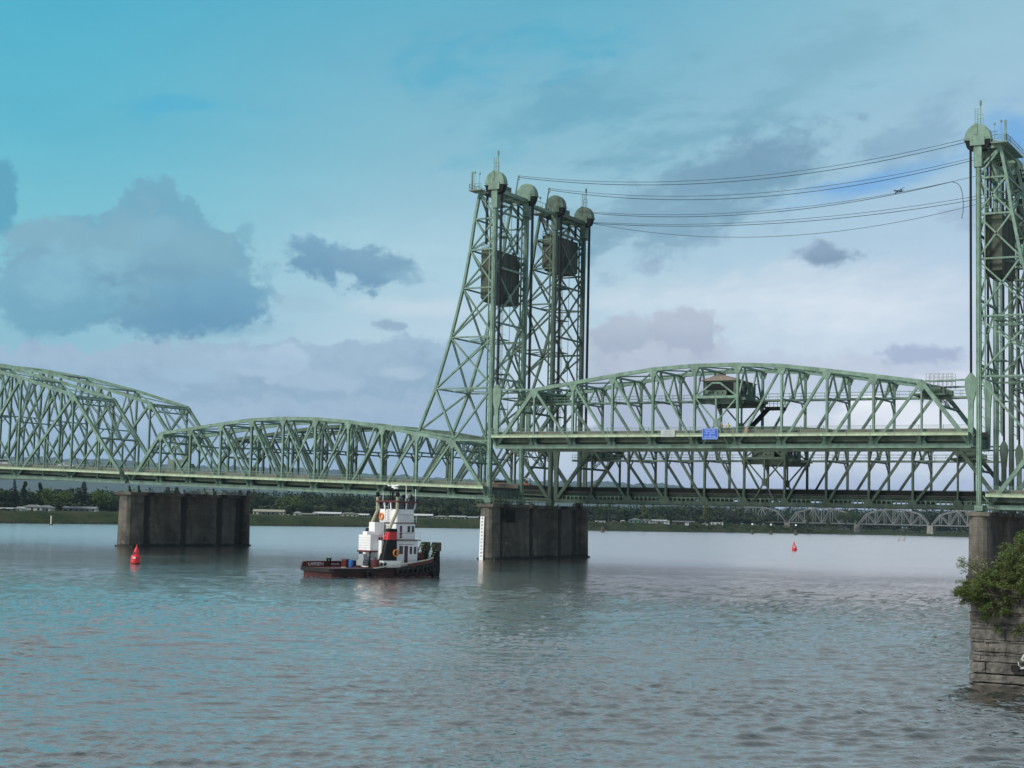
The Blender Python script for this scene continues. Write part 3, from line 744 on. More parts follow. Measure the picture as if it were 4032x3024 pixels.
# counterweights
def counterweight(label, x, sg, y0, w, zt, h):
    T = thing('counterweight', label, 'counterweight', (x, y0+w/2, zt-h), 0, 'counterweights hanging in the lift towers')
    a_, c_ = -(w/2-1.1), w/2-1.1
    def q(u): return -u if sg < 0 else u
    k = MB(); xs = sorted((sg*.75, sg*3.25))
    k.box((xs[0],a_,.6),(xs[1],c_,h)); k.prism([(a_+.02,.6),(c_-.02,.6),(c_-1.1,0),(a_+1.1,0)], xs[0]+.02, xs[1]-.02, 'x')
    for j in range(9):
        yy = a_+(c_-a_)*j/8; k.box((xs[0]-.04,yy-.05,.62),(xs[1]+.04,yy+.05,h-.1))
    body = k.build('block', CWM, T)
    k = MB(); k.box((xs[0]-.1,a_-.1,h-1.2+.0),(xs[1]+.1,a_+.5,h-.9)); k.box((xs[0]-.08,a_-.08,h),(xs[1]+.08,c_+.08,h+.12))
    k.build('steel_frame', STEEL2, T)
    for yy in (a_+.4, c_-.4):
        k = MB()
        for q_ in range(4): k.tube([(sg*1.79,yy-.4+.22*q_,h+.1),(sg*1.79,yy-.4+.22*q_,h+1.0)], .09, 6)
        k.box((sg*1.79-.5,yy-.7,h+.1),(sg*1.79+.5,yy+.7,h+.35)); k.build('rope_socket', DARKST, T)
    k = MB()
    for (p, q_) in (((xs[0],a_),(xs[1],a_)),((xs[1],a_),(xs[1],c_)),((xs[0],a_),(xs[0],c_))):
        for hz in (.5,1.): k.beam((p[0],p[1],h+hz),(q_[0],q_[1],h+hz),.05,.05,(0,0,1))
        for j in range(6): k.beam((p[0]+(q_[0]-p[0])*j/5,p[1]+(q_[1]-p[1])*j/5,h),(p[0]+(q_[0]-p[0])*j/5,p[1]+(q_[1]-p[1])*j/5,h+1.),.05,.05)
    k.build('railing', RAIL, T)
counterweight('dark counterweight hanging mid-height in the left near tower', 0, -1, 0, 11.8, 55.3, 9.2)
counterweight('dark counterweight high in the far bridge\'s left tower', 0, -1, 23.4, 12.3, 61.8, 9.2-2.6)
counterweight('brown-grey counterweight in the near tower at the right edge', 85, 1, 0, 11.8, 55.3, 9.2)
counterweight('counterweight high in the far bridge\'s right tower', 85, 1, 23.4, 12.3, 61.8, 6.6)

# ------------------------------------------------------------------ piers
def pier(label, cx, z, y0, y1, ribs, hw=1.65, dx=0., gauge=False):
    T = thing('bridge_pier', label, 'bridge pier', (cx, 0, 0), 0, 'concrete piers of the two bridges')
    k = MB()
    def taper(ya, yb, ht, hb, zt, zb=-2.):     # a battered wall piece with chamfered ends
        e = .0
        k.add([(-hb,ya-.12,zb),(hb,ya-.12,zb),(hb,yb+.12,zb),(-hb,yb+.12,zb),(-ht,ya,zt),(ht,ya,zt),(ht,yb,zt),(-ht,yb,zt)],
              [(3,2,1,0),(4,5,6,7),(0,1,5,4),(1,2,6,5),(2,3,7,6),(3,0,4,7)])
    taper(y0+1.5, y1-1.5, hw-1.0, hw-.9, z-.62)
    taper(y0+.6, y1-.6, hw+.3, hw+.3, .35, -2.)
    for a_, c_ in ribs:
        n = 10
        for sgn in (0,):
            # rounded rib: polygonal section, battered
            pts = []
            for j in range(16):
                an = 2*math.pi*j/16; ex = .8 if a_ < 0 else 1.25; pts.append((math.copysign(abs(math.cos(an))**ex, math.cos(an))*(1 if a_ < 0 else 1.16), math.copysign(abs(math.sin(an))**ex, math.sin(an))))
            ym, hy = (a_+c_)/2, (c_-a_)/2; vs = []
            for zz, g in ((-2., 1.16), (0., 1.13), (.5,1.1), (z*.5, 1.05), (z-.62, 1.)):
                vs += [(p[0]*hw*g, ym+p[1]*hy*(g*.5+.5), zz) for p in pts]
            m_ = len(pts); fs = []
            for r0 in range(4):
                for j in range(m_): fs.append((r0*m_+j, r0*m_+(j+1) % m_, (r0+1)*m_+(j+1) % m_, (r0+1)*m_+j))
            fs += [tuple(range(m_))[::-1], tuple(4*m_+j for j in range(m_))]
            k.add(vs, fs)
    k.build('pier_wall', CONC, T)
    k = MB(); k.box((-hw-.2,y0-.2,z-.6),(hw+.2,y1+.3,z)); k.build('pier_cap', CONC, T, bevel=.08)
    for yy in (0, 11.8, 23.4, 35.7):
        for sx in ((-1.2, 1.2) if cx < -50 else (0.,)):
            k = MB(); k.box((sx-.5,yy-.5,z),(sx+.5,yy+.5,z+.45)); k.prism([(sx-.42,z+.45),(sx+.42,z+.45),(sx+.15,z+1.3 if cx < -50 else z+.6),(sx-.15,z+1.3 if cx < -50 else z+.6)], yy-.3, yy+.3)
            k.build('bearing', STEEL2, T)
    k = MB()
    if cx > -50:
        for xx in (-hw-.3, hw+.3):
            k = MB()
            for hz in (.5,1.,1.5): k.beam((xx,y0-.2,z+hz),(xx,20.,z+hz),.07,.07)
            for j in range(15): yy = y0-.2+(20-y0)*j/14; k.beam((xx,yy,z),(xx,yy,z+1.5),.07,.07)
            if xx > 0:
                for hz in (.5,1.,1.5): k.beam((-hw-.3,y0-.2,z+hz),(hw+.3,y0-.2,z+hz),.07,.07)
            k.build('railing', STEEL2, T)
    else:
        for a_, c_ in ((1.,9.5),(13.,21.),(24.,34.)):
            k = MB(); k.box((hw-.2,a_,z+.1),(hw+1.1,c_,z+.2))
            for hz in (.55,1.05): k.beam((hw+1.05,a_,z+hz),(hw+1.05,c_,z+hz),.07,.07)
            for j in range(8): yy = a_+(c_-a_)*j/7; k.beam((hw+1.05,yy,z+.1),(hw+1.05,yy,z+1.05),.07,.07)
            k.build('service_platform', GREYM, T)
    return T
RB = [(-2.,2.2),(9.6,13.6),(21.,25.),(34.,38.)]
pier('grey concrete pier left of the tugboat, behind the red buoy', -82.3, 10.95, -2.8, 36.4, [(-2.8,2.4)]+RB[1:3]+[(33.,36.4)], 1.95)
P2 = pier('concrete tower pier with the white gauge board on its nose', 0, 9.85, -1.2, 38., [(-1.2,2.6)]+RB[1:], 1.5)
pier('brown streaked concrete pier behind the green bush at the right edge', 85.2, 9.85, -2., 38., RB, 1.6)
k = MB(); k.box((1.62,3.5,6.6),(1.78,6.6,8.9))
for j in range(3): k.box((1.72,3.7,6.9+j*.62),(1.86,6.4,7.05+j*.62))
k.build('hatch', DARKST, P2)
G = thing('gauge_board', 'tall white water gauge board with numbers on the tower pier nose', 'gauge board', (-.42,-1.62,0))
k = MB(); k.beam((0,0,-.4),(0,.22,7.6),.78,.08,(1,0,0)); k.build('board', WHITE, G)
for j in range(12):
    zz = 7.25-j*.6; yy = -.06+.22*(zz+.4)/8.
    text(str(28+j), .38, BLACK, G, Matrix.Translation((0,yy,zz))@Matrix.Rotation(R(90),4,'X'), 'number')

# ------------------------------------------------------------------ signs on the raised span
def flat_text(t, size, m, parent, x, y, z, ext=.01, xs=1.): return text(t, size, m, parent, Matrix.Translation((x,y,z))@Matrix.Rotation(R(90),4,'X'), xscale=xs, ext=ext)
SB = thing('notice_sign', 'blue sign with white lettering fixed to the raised span\'s railing', 'sign', (42.35,-2.12,21.8))
MB().box((-1.35,-.03,-.9),(1.35,.03,.9)).build('panel', BLUE, SB)
LTW = mat('sign_lettering', (.45,.58,.85), .5, var=.05)
k = MB()
for a_, c_ in (((-1.3,-.045,.82),(1.3,-.035,.86)),((-1.3,-.045,-.86),(1.3,-.035,-.82)),((-1.32,-.045,-.86),(-1.28,-.035,.86)),((1.28,-.045,-.86),(1.32,-.035,.86))): k.box(a_, c_)
k.build('border', LTW, SB)
for t, z, s, xs in (('SUPPORT PORT',.62,.27,1.0),('CRUISES AND',.36,.29,1.),('LIFE   VESSELS',.06,.3,1.),('&',-.2,.26,1.),('OUR WORKERS',-.43,.28,1.),('VANCOUVER WATERS',-.7,.25,.95)):
    flat_text(t, s, LTW, SB, 0, -.04, z, xs=xs)
SW = thing('notice_sign', 'white sign with faint grey lettering on the raised span\'s railing', 'sign', (34.9,-2.12,21.95))
MB().box((-1.25,-.03,-.6),(1.25,.03,.6)).build('panel', WHITE2, SW)
LTG = mat('faded_lettering', (.30,.34,.35), .6)
for t, z in (('CLEARANCE',.32),('GAUGE PIER 3',.0),('FEET ABOVE',-.32)): flat_text(t, .27, LTG, SW, 0, -.04, z)

# ------------------------------------------------------------------ overhead cables between the tower tops
CABM = mat('cable_black', (.03,.035,.045), .6)
def cable(label, a_, c_, sag, r=.05, tail=None):
    a_, c_ = V(a_), V(c_); n = 26; pts = []
    for i in range(n+1):
        t = i/n; p = a_+(c_-a_)*t; p.z -= sag*4*t*(1-t); pts.append(p)
    if tail: pts += [V(q) for q in tail]
    o = MB().tube(pts, r, 6).build('overhead_cable', CABM); tag(o, label, 'cable', 'cables slung between the tower tops')
CABS = [((-.1,8.5,70.2),(86,8.5,70.1),3.9),((-.1,8.5,69.9),(86,8.5,69.6),4.1),((-.1,20.7,70.2),(86,20.7,70.1),4.2),((-.1,20.7,69.9),(86,20.7,69.8),4.6),
        ((.6,32.,67.8),(86,32.,69.8),3.7),((.6,32.,67.6),(73.3,32.,67.6),3.0),((.6,36.6,66.4),(86,36.6,66.8),2.7),((.6,36.6,66.2),(86,36.6,66.2),2.8),((.6,36.8,66.3),(86,36.8,66.4),5.4)]
LAB = ['topmost black cable between the towers, from the near pole','second cable from the top, just under the topmost','upper cable of the pair from the second pole','lower cable of the pair from the second pole',
       'upper cable of the third pair, passing behind the airplane','lower cable of the third pair, its loose end hanging down','upper cable of the lowest pair from the far tower','lower cable of the lowest pair from the far tower','lowest single cable with the deepest sag']

for i, (a_, c_, s_) in enumerate(CABS):
    tail = [(74.2,32.,67.3),(74.8,32.,66.6),(75.15,32.,65.3),(75.3,32.,63.6),(75.25,32.,62.2),(75.0,32.,60.9)] if i == 5 else None
    cable(LAB[i], a_, c_, s_, .055 if i % 2 else .04, tail)
# ------------------------------------------------------------------ water
import numpy as np
def water():
    m = bpy.data.materials.new('river_water'); m.use_nodes = True; t = m.node_tree; n = NB(t); t.nodes.remove(t.nodes['Principled BSDF'])
    g = n.new('ShaderNodeNewGeometry'); inc = g.outputs['Incoming']; g = g.outputs['Position']
    big = n.noise(g, .012, 4, .6).outputs[0]
    col = n.ramp(big, [(.3,(.034,.048,.05,1)),(.7,(.044,.058,.06,1))])
    mp = n.new('ShaderNodeMapping'); mp.inputs['Rotation'].default_value = (0,0,-CY-R(8)); mp.inputs['Scale'].default_value = (.45,1.,1.)
    n.put(mp.inputs['Vector'], g)
    b1 = n.noise(mp.outputs[0], 3.2, 3, .6).outputs[0]; b2 = n.noise(mp.outputs[0], .62, 3, .55).outputs[0]
    sy_ = n.new('ShaderNodeSeparateXYZ'); n.put(sy_.inputs[0], g)
    calm = n.ss(n.m('ADD', sy_.outputs[1], n.m('MULTIPLY', n.noise(g, .02, 4, .6).outputs[0], 60.)), 20., 90., 1., .6)     # sheltered, smoother water beyond the bridge
    patch = n.m('MULTIPLY', calm, n.ss(n.noise(g, .035, 4, .6).outputs[0], .35, .68, .5, 1.))
    h = n.m('MULTIPLY', n.m('ADD', n.m('MULTIPLY', n.m('POWER', b1, 3.), 1.6), n.m('MULTIPLY', n.m('POWER', b2, 3.), 1.8)), patch)
    bn = n.new('ShaderNodeBump'); bn.inputs['Strength'].default_value = 1.; bn.inputs['Distance'].default_value = .085
    n.put(bn.inputs['Height'], h)
    df = n.new('ShaderNodeBsdfDiffuse'); n.put(df.inputs['Color'], col); n.put(df.inputs['Normal'], bn.outputs[0])
    gl_ = n.new('ShaderNodeBsdfGlossy'); n.put(gl_.inputs['Roughness'], n.ss(sy_.outputs[1], -60., 110., .085, .2)); gl_.inputs['Color'].default_value = (1,.90,.85,1); n.put(gl_.inputs['Normal'], bn.outputs[0])
    dt = n.new('ShaderNodeVectorMath', operation='DOT_PRODUCT'); n.put(dt.inputs[0], bn.outputs[0]); n.put(dt.inputs[1], inc)
    fr = n.m('ADD', .025, n.m('MULTIPLY', .975, n.m('POWER', n.m('SUBTRACT', 1., n.m('MAXIMUM', dt.outputs['Value'], 0.), clamp=True), 1.25)), clamp=True)
    ms = n.new('ShaderNodeMixShader'); n.put(ms.inputs[0], fr); n.put(ms.inputs[1], df.outputs[0]); n.put(ms.inputs[2], gl_.outputs[0])
    t.links.new(ms.outputs[0], t.nodes['Material Output'].inputs[0])
    # tessellated finely near the bank, coarser far out
    D = [34.]
    while D[-1] < 1500: D.append(D[-1]+max(.09, .09*(D[-1]/64)**2.1) if D[-1] < 300 else D[-1]*1.05)
    D = np.array(D); A = np.tan(np.radians(np.linspace(-26, 26, 560)))
    X = CAM.x + D[:,None]*(FWD.x + A[None,:]*RIGHT.x); Y = CAM.y + D[:,None]*(FWD.y + A[None,:]*RIGHT.y)
    Z = np.zeros_like(X); rg = np.random.RandomState(3)
    base = math.atan2(FWD.y, FWD.x)+R(8)
    env = .75+.45*np.sin(X*.11+Y*.05+1.)*np.sin(Y*.09-X*.04)
    for i in range(13):
        lam = .5*(1.15**i); an = base+rg.normal(0, .33); ph = rg.uniform(0, 6.28); k = 2*math.pi/lam
        gx, gy = rg.uniform(.03,.09), rg.uniform(.05,.16)
        grp = np.clip(.5+.75*np.sin(gx*X+gy*Y+i*1.7)*np.sin(gy*.6*X-gx*1.3*Y+i), .12, 1.3)
        u = k*(X*math.cos(an)+Y*math.sin(an))+ph+1.1*np.sin(.23*X+.31*Y+i)+.7*np.sin(.71*X-.57*Y+2*i)
        Z += grp*.056*lam**.85*(np.exp(2.4*(np.sin(u)-1))-.2)*(1.15 if lam < 1.3 else .8)
    fade = np.clip((250-D)/160, 0, 1)[:,None]*np.clip((D-34)/2, 0, 1)[:,None]
    edge = np.clip((26-np.abs(np.degrees(np.arctan(A))))/1.5, 0, 1)[None,:]
    Z = Z*(.6+.4*env)*fade*edge
    nr, nc = X.shape
    vs = np.stack([X, Y, Z], -1).reshape(-1, 3)
    i = np.arange(nr-1)[:,None]*nc+np.arange(nc-1)[None,:]
    fs = np.stack([i, i+1, i+nc+1, i+nc], -1).reshape(-1, 4)
    me = bpy.data.meshes.new('river_water'); me.vertices.add(len(vs)); me.vertices.foreach_set('co', vs.ravel())
    me.loops.add(fs.size); me.loops.foreach_set('vertex_index', fs.ravel()); me.polygons.add(len(fs))
    me.polygons.foreach_set('loop_start', np.arange(0, fs.size, 4)); me.polygons.foreach_set('use_smooth', np.ones(len(fs), bool)); me.update()
    me.materials.append(m); o = bpy.data.objects.new('river_water', me); COL.objects.link(o); struct(o)
    k = MB()      # the rest of the river round it, a hair lower
    k.add([(-9000,-4400,-.7),(8800,-4400,-.7),(8800,2600,-.7),(-9000,2600,-.7)], [(0,1,2,3)]); struct(k.build('river', m))
water()
def foam():
    k = MB(); rd = random.Random(21)
    m = mat('foam', (.55,.58,.58), .8)
    def fleck(x, y, L, w_, an):
        pts = []
        for j in range(7):
            t = 2*math.pi*j/7; pts.append((x+math.cos(t)*L*rd.uniform(.6,1)*math.cos(an)-math.sin(t)*w_*math.sin(an), y+math.cos(t)*L*rd.uniform(.6,1)*math.sin(an)+math.sin(t)*w_*math.cos(an)))
        o = len(k.v); k.v += [(px_,py_,.05) for px_, py_ in pts]; k.f.append(tuple(range(o,o+7)))
    hd = V((math.cos(R(68.9)), math.sin(R(68.9)), 0)); sb = V((hd.y,-hd.x,0)); c0 = V((29.4,-80.4,0))
    for _ in range(70):
        u = rd.uniform(-9,9.5); p = c0+hd*u+sb*(3.5+abs(rd.gauss(0,.25))); fleck(p.x, p.y, rd.uniform(.1,.4), rd.uniform(.03,.07), R(68.9))
    for _ in range(60):
        p = c0-hd*(8.3+abs(rd.gauss(0,3)))+sb*rd.gauss(0,2.2); fleck(p.x, p.y, rd.uniform(.1,.4), rd.uniform(.03,.07), rd.uniform(0,3))
    for cx, y0 in ((0,-1.4),(-82.3,-3.2)):
        for _ in range(60):
            fleck(cx+rd.uniform(-2.3,2.6), y0-abs(rd.gauss(0,.35)), rd.uniform(.1,.35), rd.uniform(.03,.06), rd.uniform(-.3,.3))
        for _ in range(80):
            fleck(cx+2.2+abs(rd.gauss(0,.4)), rd.uniform(y0,38), rd.uniform(.1,.5), rd.uniform(.03,.06), 1.57+rd.uniform(-.2,.2))
    o = k.build('foam', m); o['kind'] = 'stuff'; o['label'] = 'thin flecks of foam at the waterline of the tugboat and the piers'
foam()

# ------------------------------------------------------------------ far bank, hills
def gmat(name, cols, scale, bump=.5):
    m = bpy.data.materials.new(name); m.use_nodes = True; t = m.node_tree; n = NB(t); bs = t.nodes['Principled BSDF']; bs.inputs['Roughness'].default_value = .95
    bs.inputs['Specular IOR Level'].default_value = .1
    g = n.new('ShaderNodeNewGeometry').outputs['Position']
    a_ = n.noise(g, scale, 7, .65).outputs[0]; c_ = n.noise(g, scale*8, 4, .6).outputs[0]
    v = n.m('ADD', n.m('MULTIPLY', a_, .7), n.m('MULTIPLY', c_, .3))
    n.put(bs.inputs['Base Color'], n.ramp(v, [(.36+.28*i/(len(cols)-1), c+(1,)) for i, c in enumerate(cols)]))
    bn = n.new('ShaderNodeBump'); bn.inputs['Strength'].default_value = bump; bn.inputs['Distance'].default_value = .5; n.put(bn.inputs['Height'], c_); n.put(bs.inputs['Normal'], bn.outputs[0])
    return m
GRASS = gmat('bank_grass', [(.014,.022,.010),(.026,.042,.014),(.036,.052,.018),(.06,.06,.03),(.06,.05,.035)], .06)
HILLM = gmat('hill_forest', [(.018,.03,.016),(.032,.048,.022),(.045,.06,.03)], .006)
SHORE = [(-420,-2600),(-415,-300),(-408,60),(-402,270),(-398,339),(-395,439),(-386,528),(-366,620),(-318,690),(-284,777),(-262,880),(-238,940),(-206,990),(-140,1000),(-20,1030),(140,1050),(500,1100),(2600,1300)]
OFF = V((-.78,.63,0))
def shore_pt(i, f):
    a_, c_ = V(SHORE[i]+(0,)), V(SHORE[i+1]+(0,)); return a_+(c_-a_)*f
def bank():
    pts = []
    for i in range(len(SHORE)-1):
        L = (V(SHORE[i+1])-V(SHORE[i])).length; m_ = max(2, int(L/ (8 if 1 < i < 15 else 80)))
        for j in range(m_): pts.append(shore_pt(i, j/m_))
    rows = [(-4,-1.5),(0,-.15),(1.2,.7),(4,1.6),(8,3.0),(12,4.5),(16,5.3),(24,5.6),(60,5.8),(160,6.5),(500,8),(1100,9),(2600,9),(9500,9)]
    k = MB(); n = len(rows)
    for p in pts:
        for d, z in rows:
            q = p+OFF*d; w_ = noise.noise(q*.09)*1.3+noise.noise(q*.31)*.7
            if d < 20: q = q+OFF*w_*1.2
            if p.x > -262 and p.y > 880: z = z*(1-.72*min(1,(p.x+262)/40)) if z > 0 else z
            k.v.append((q.x, q.y, z+(noise.noise(q*.15)*.6+noise.noise(q*.5)*.35 if 0 < d < 60 else 0)))
    for i in range(len(pts)-1):
        for j in range(n-1): k.f.append((i*n+j, (i+1)*n+j, (i+1)*n+j+1, i*n+j+1))
    struct(k.build('far_bank', GRASS, smooth=True))
bank()
def riprap():
    k = MB(); rd = random.Random(8)
    for i in range(len(SHORE)-1):
        if i < 2 or i > 14: continue
        L = (V(SHORE[i+1])-V(SHORE[i])).length; m_ = int(L/1.3)
        for j in range(m_):
            p = shore_pt(i, (j+rd.random())/m_)+OFF*rd.uniform(-1.5,2.2); s_ = rd.uniform(.35,1.0); z = rd.uniform(-.1,.6)
            a = rd.uniform(0,3); q = [(math.cos(a+t)*s_*rd.uniform(.7,1.3), math.sin(a+t)*s_*rd.uniform(.7,1.3)) for t in (0,1.5,3.1,4.6)]
            k.add([(p.x+x,p.y+y,z-.5) for x,y in q]+[(p.x+x*.6,p.y+y*.6,z+s_*.5) for x,y in q], [(4,5,6,7),(0,1,5,4),(1,2,6,5),(2,3,7,6),(3,0,4,7)])
    o = k.build('shore_rocks', mat('shore_rock', (.035,.034,.03), .95, var=.4)); o['kind'] = 'stuff'; o['label'] = 'dark rocks along the waterline of the far bank'
riprap()
HPX = 6298.93
def spot(px, D, z=0):       # ground point on a bearing (px right of the left frame edge on a 4032 sketch) at distance D
    d = (FWD + RIGHT*((px-2016)/HPX)).normalized(); return V((CAM.x+d.x*D, CAM.y+d.y*D, z))
def hills():
    prof = [(-1500,70),(-700,95),(0,99),(500,97),(772,91),(1134,92),(1471,85),(1718,80),(2106,78),(2351,78),(2653,76),(2729,68),(2860,40),(3050,36),(3600,35),(4500,34),(5600,34)]
    def hp(px):
        for (a_, h0), (c_, h1) in zip(prof, prof[1:]):
            if px <= c_: return (h0+(h1-h0)*max(0,(px-a_)/(c_-a_))-7)*3.67
        return 100
    k = MB(); nu, nv = 760, 34
    for i in range(nu):
        px = -1500+7000*i/(nu-1); h = hp(px)
        for j in range(nv):
            v = j/(nv-1); D = 8200+4200*v
            s_ = min(1, v/.67); s_ = s_*s_*(3-2*s_)
            p = spot(px, D)
            tex = noise.noise(p*.004)*14+abs(noise.noise(p*.013))*20+max(0,noise.noise(p*.03+V((3,1,0))))*24
            k.v.append((p.x, p.y, (h-12)*s_*(1 if v < .8 else 1-(v-.8)*2)+tex*s_))
    for i in range(nu-1):
        for j in range(nv-1): k.f.append((i*nv+j, (i+1)*nv+j, (i+1)*nv+j+1, i*nv+j+1))
    struct(k.build('hills', HILLM))
hills()

# ------------------------------------------------------------------ trees
def fol(name, c, sc=.5):
    m = bpy.data.materials.new(name); m.use_nodes = True; t = m.node_tree; n = NB(t); bs = t.nodes['Principled BSDF']; bs.inputs['Roughness'].default_value = .75
    bs.inputs['Specular IOR Level'].default_value = .15
    g = n.new('ShaderNodeNewGeometry').outputs['Position']
    v = n.noise(g, sc, 5, .7).outputs[0]
    n.put(bs.inputs['Base Color'], n.ramp(v, [(.3,tuple(x*.55 for x in c)+(1,)),(.5,c+(1,)),(.72,tuple(min(1,x*1.5) for x in c)+(1,))]))
    return m
F_BR = fol('bright_leaves', (.09,.135,.035)); F_MID = fol('green_leaves', (.045,.075,.025)); F_DK = fol('dark_leaves', (.026,.045,.022)); F_YE = fol('yellow_leaves', (.15,.16,.04)); F_FO = fol('forest_leaves', (.034,.052,.025), .045); F_FG = fol('scrub_leaves', (.055,.072,.036), .05); F_GR = fol('grey_leaves', (.07,.08,.05)); F_BK = fol('brush_leaves', (.055,.068,.026), .08)
BARK = mat('bark', (.09,.07,.05), .95, var=.3)
def leafquad(k, p, s, rd):
    a_ = V((rd.gauss(0,1), rd.gauss(0,1), rd.gauss(0,.5))).normalized(); c_ = a_.cross(V((rd.gauss(0,1), rd.gauss(0,1), rd.gauss(0,1)))).normalized()
    s *= rd.uniform(.6,1.3); o = len(k.v)
    k.v += [tuple(p+a_*s), tuple(p+c_*s*.6), tuple(p-a_*s), tuple(p-c_*s*.6)]; k.f.append((o,o+1,o+2,o+3))
def crown_points(kind, h, w, rd):
    C = []
    if kind == 'conifer':
        for i in range(15):
            t = i/14; z = h*(.12+.88*t); rr = w*(1-t)**.85*rd.uniform(.75,1.1)
            for j in range(max(1, int(7*(1-t))+1)):
                an = rd.uniform(0,6.28); C.append((V((math.cos(an)*rr*.62, math.sin(an)*rr*.62, z)), max(.5, rr*.42), .4))
    elif kind == 'poplar':
        for i in range(16):
            t = i/15; z = h*(.1+.86*t); rr = w*(math.sin(math.pi*(.12+.8*t)))*rd.uniform(.6,1.1); an = rd.uniform(0,6.28)
            C.append((V((math.cos(an)*rr*.5, math.sin(an)*rr*.5, z)), w*.42, 1.3))
    else:
        zc = h*.6
        for i in range(24):
            d = V((rd.gauss(0,1), rd.gauss(0,1), rd.gauss(0,.8))).normalized(); q = rd.uniform(.45,.95)
            p = V((d.x*w*q, d.y*w*q, zc+d.z*h*.38*q)); C.append((p, w*rd.uniform(.22,.42), .75))
    return C
def crown(k, kind, h, w, nq, rd, off=V((0,0,0)), qs=.5):
    C = crown_points(kind, h, w, rd); m_ = max(1, nq//len(C))
    for c, r0, fl in C:
        for _ in range(m_):
            d = V((rd.gauss(0,1), rd.gauss(0,1), rd.gauss(0,1))).normalized()*r0*rd.uniform(.5,1.05); d.z *= fl
            leafquad(k, off+c+d, qs, rd)
def tree(label, p, kind, h, w, m, group='trees on the far bank', cat='tree', name=None, seed=0):
    rd = random.Random(seed or hash(label) % 1000 if False else int(p.x*7+p.y*3))
    nm = name or {'conifer':'conifer_tree','poplar':'poplar_tree','round':'broadleaf_tree'}[kind]
    T = thing(nm, label, cat, p, rd.uniform(0,6), group)
    k = MB(); k.tube([(0,0,-.5),(.1,0,h*.3),(0,.1,h*(.9 if kind != 'round' else .6))], h*.024, 6, h*.008)
    if kind == 'round':
        for _ in range(5):
            an = rd.uniform(0,6.28); k.tube([(0,0,h*rd.uniform(.2,.35)),(math.cos(an)*w*.5,math.sin(an)*w*.5,h*rd.uniform(.5,.75))], h*.012, 5, h*.004)
    k.build('trunk', BARK, T)
    k = MB(); crown(k, kind, h, w, 1900, rd, qs=.5); k.build('crown', m, T)
def SD(px):       # distance of the shoreline on a bearing
    tab = [(-600,700),(0,748),(235,792),(490,869),(980,934),(1430,1010),(1700,1025),(2327,1045),(2734,1115),(3000,1190),(3226,1235),(3450,1290),(3805,1266),(4300,1270)]
    for (a_, h0), (c_, h1) in zip(tab, tab[1:]):
        if px <= c_: return h0+(h1-h0)*max(0,(px-a_)/(c_-a_))
    return 1270
TREES = [
 (70,1893,'conifer',1,60,F_DK,'tall dark conifer at the left edge, tallest tree left of the grey pier'),
 (5,1925,'round',1.3,75,F_MID,'green tree cut by the left edge, left of the tall conifer'),
 (112,1902,'poplar',.7,110,F_DK,'thin dark tree just right of the tallest conifer'),
 (150,1935,'round',1.,45,F_MID,'mid-green tree above the white gabled house'),
 (172,1908,'poplar',.8,120,F_DK,'narrow dark tree poking above the mid-green tree behind the white gabled house'),
 (238,1915,'round',1.6,50,F_BR,'large bright green round tree between the white houses at left'),
 (310,1925,'round',1.2,100,F_DK,'dark tree right of the large bright green tree at left'),
 (345,1906,'poplar',1.,130,F_GR,'grey-green tall bare-limbed tree under the left bridge deck'),
 (425,1922,'round',1.4,50,F_BR,'bright green tree touching the left side of the grey pier'),
 (375,1960,'round',.9,45,F_DK,'low dark tree beside the long grey-roofed house'),
 (1165,1952,'round',1.7,50,F_BR,'bright green spreading tree behind the small white shed'),
 (1310,1988,'round',.8,40,F_MID,'small round green tree behind the long white roof'),
 (1040,1950,'round',1.1,80,F_DK,'dark tree behind the yellow-walled house'),
 (1380,1955,'round',1.2,100,F_DK,'dark tree left of the tugboat\'s exhaust pipes'),
 (1700,1965,'round',1.1,90,F_DK,'dark tree right of the tugboat\'s wheelhouse'),
 (1790,1975,'round',1.,60,F_MID,'mid-green tree midway between the tugboat and the gauge board pier'),
 (1878,1985,'round',.9,45,F_GR,'grey-green tree hard against the gauge board pier'),
 (2380,1990,'round',1.2,80,F_MID,'green tree right of the tower pier'),
 (2470,2002,'round',1.1,60,F_DK,'dark green tree behind the gabled house right of the tower pier'),
 (2545,1992,'poplar',1.2,60,F_YE,'yellow-green upright tree behind the teal-roofed house'),
 (2650,2028,'conifer',.6,30,F_MID,'small pointed evergreen between the white houses'),
 (2660,2005,'round',1.4,110,F_DK,'dark tree behind the long dark-roofed house'),
 (2790,1992,'poplar',1.5,70,F_YE,'olive-yellow tree left of the railway bridge'),
 (2880,2010,'round',1.1,60,F_GR,'grey-green tree above the last white trailer'),
 (2960,2015,'round',1.2,60,F_GR,'grey-green tree just left of the railway bridge'),
 (3030,2022,'round',1.1,40,F_GR,'greyish tree hiding the left end of the railway bridge'),
 (3190,2012,'poplar',.9,-25,F_GR,'thin tree standing before the railway bridge truss'),
 (3338,2008,'round',1.3,-30,F_MID,'round tree in the gap between two railway bridge trusses'),
 (3270,2055,'round',.9,-25,F_GR,'low tree on the shore under the railway bridge'),
]
for px, ty, kd, wf, dd, m, lb in TREES:
    D = SD(px)+ (dd if dd > 0 else 22+abs(dd)*.3); hor = 1992.6+.02179*px
    p = spot(px, D, 5.3 if px < 3100 else 3.); h = (hor-ty)*D/HPX+7.57-p.z
    w = {'conifer':h*.24,'poplar':h*.17,'round':h*.42}[kd]*wf
    tree(lb, p, kd, h, w, m)
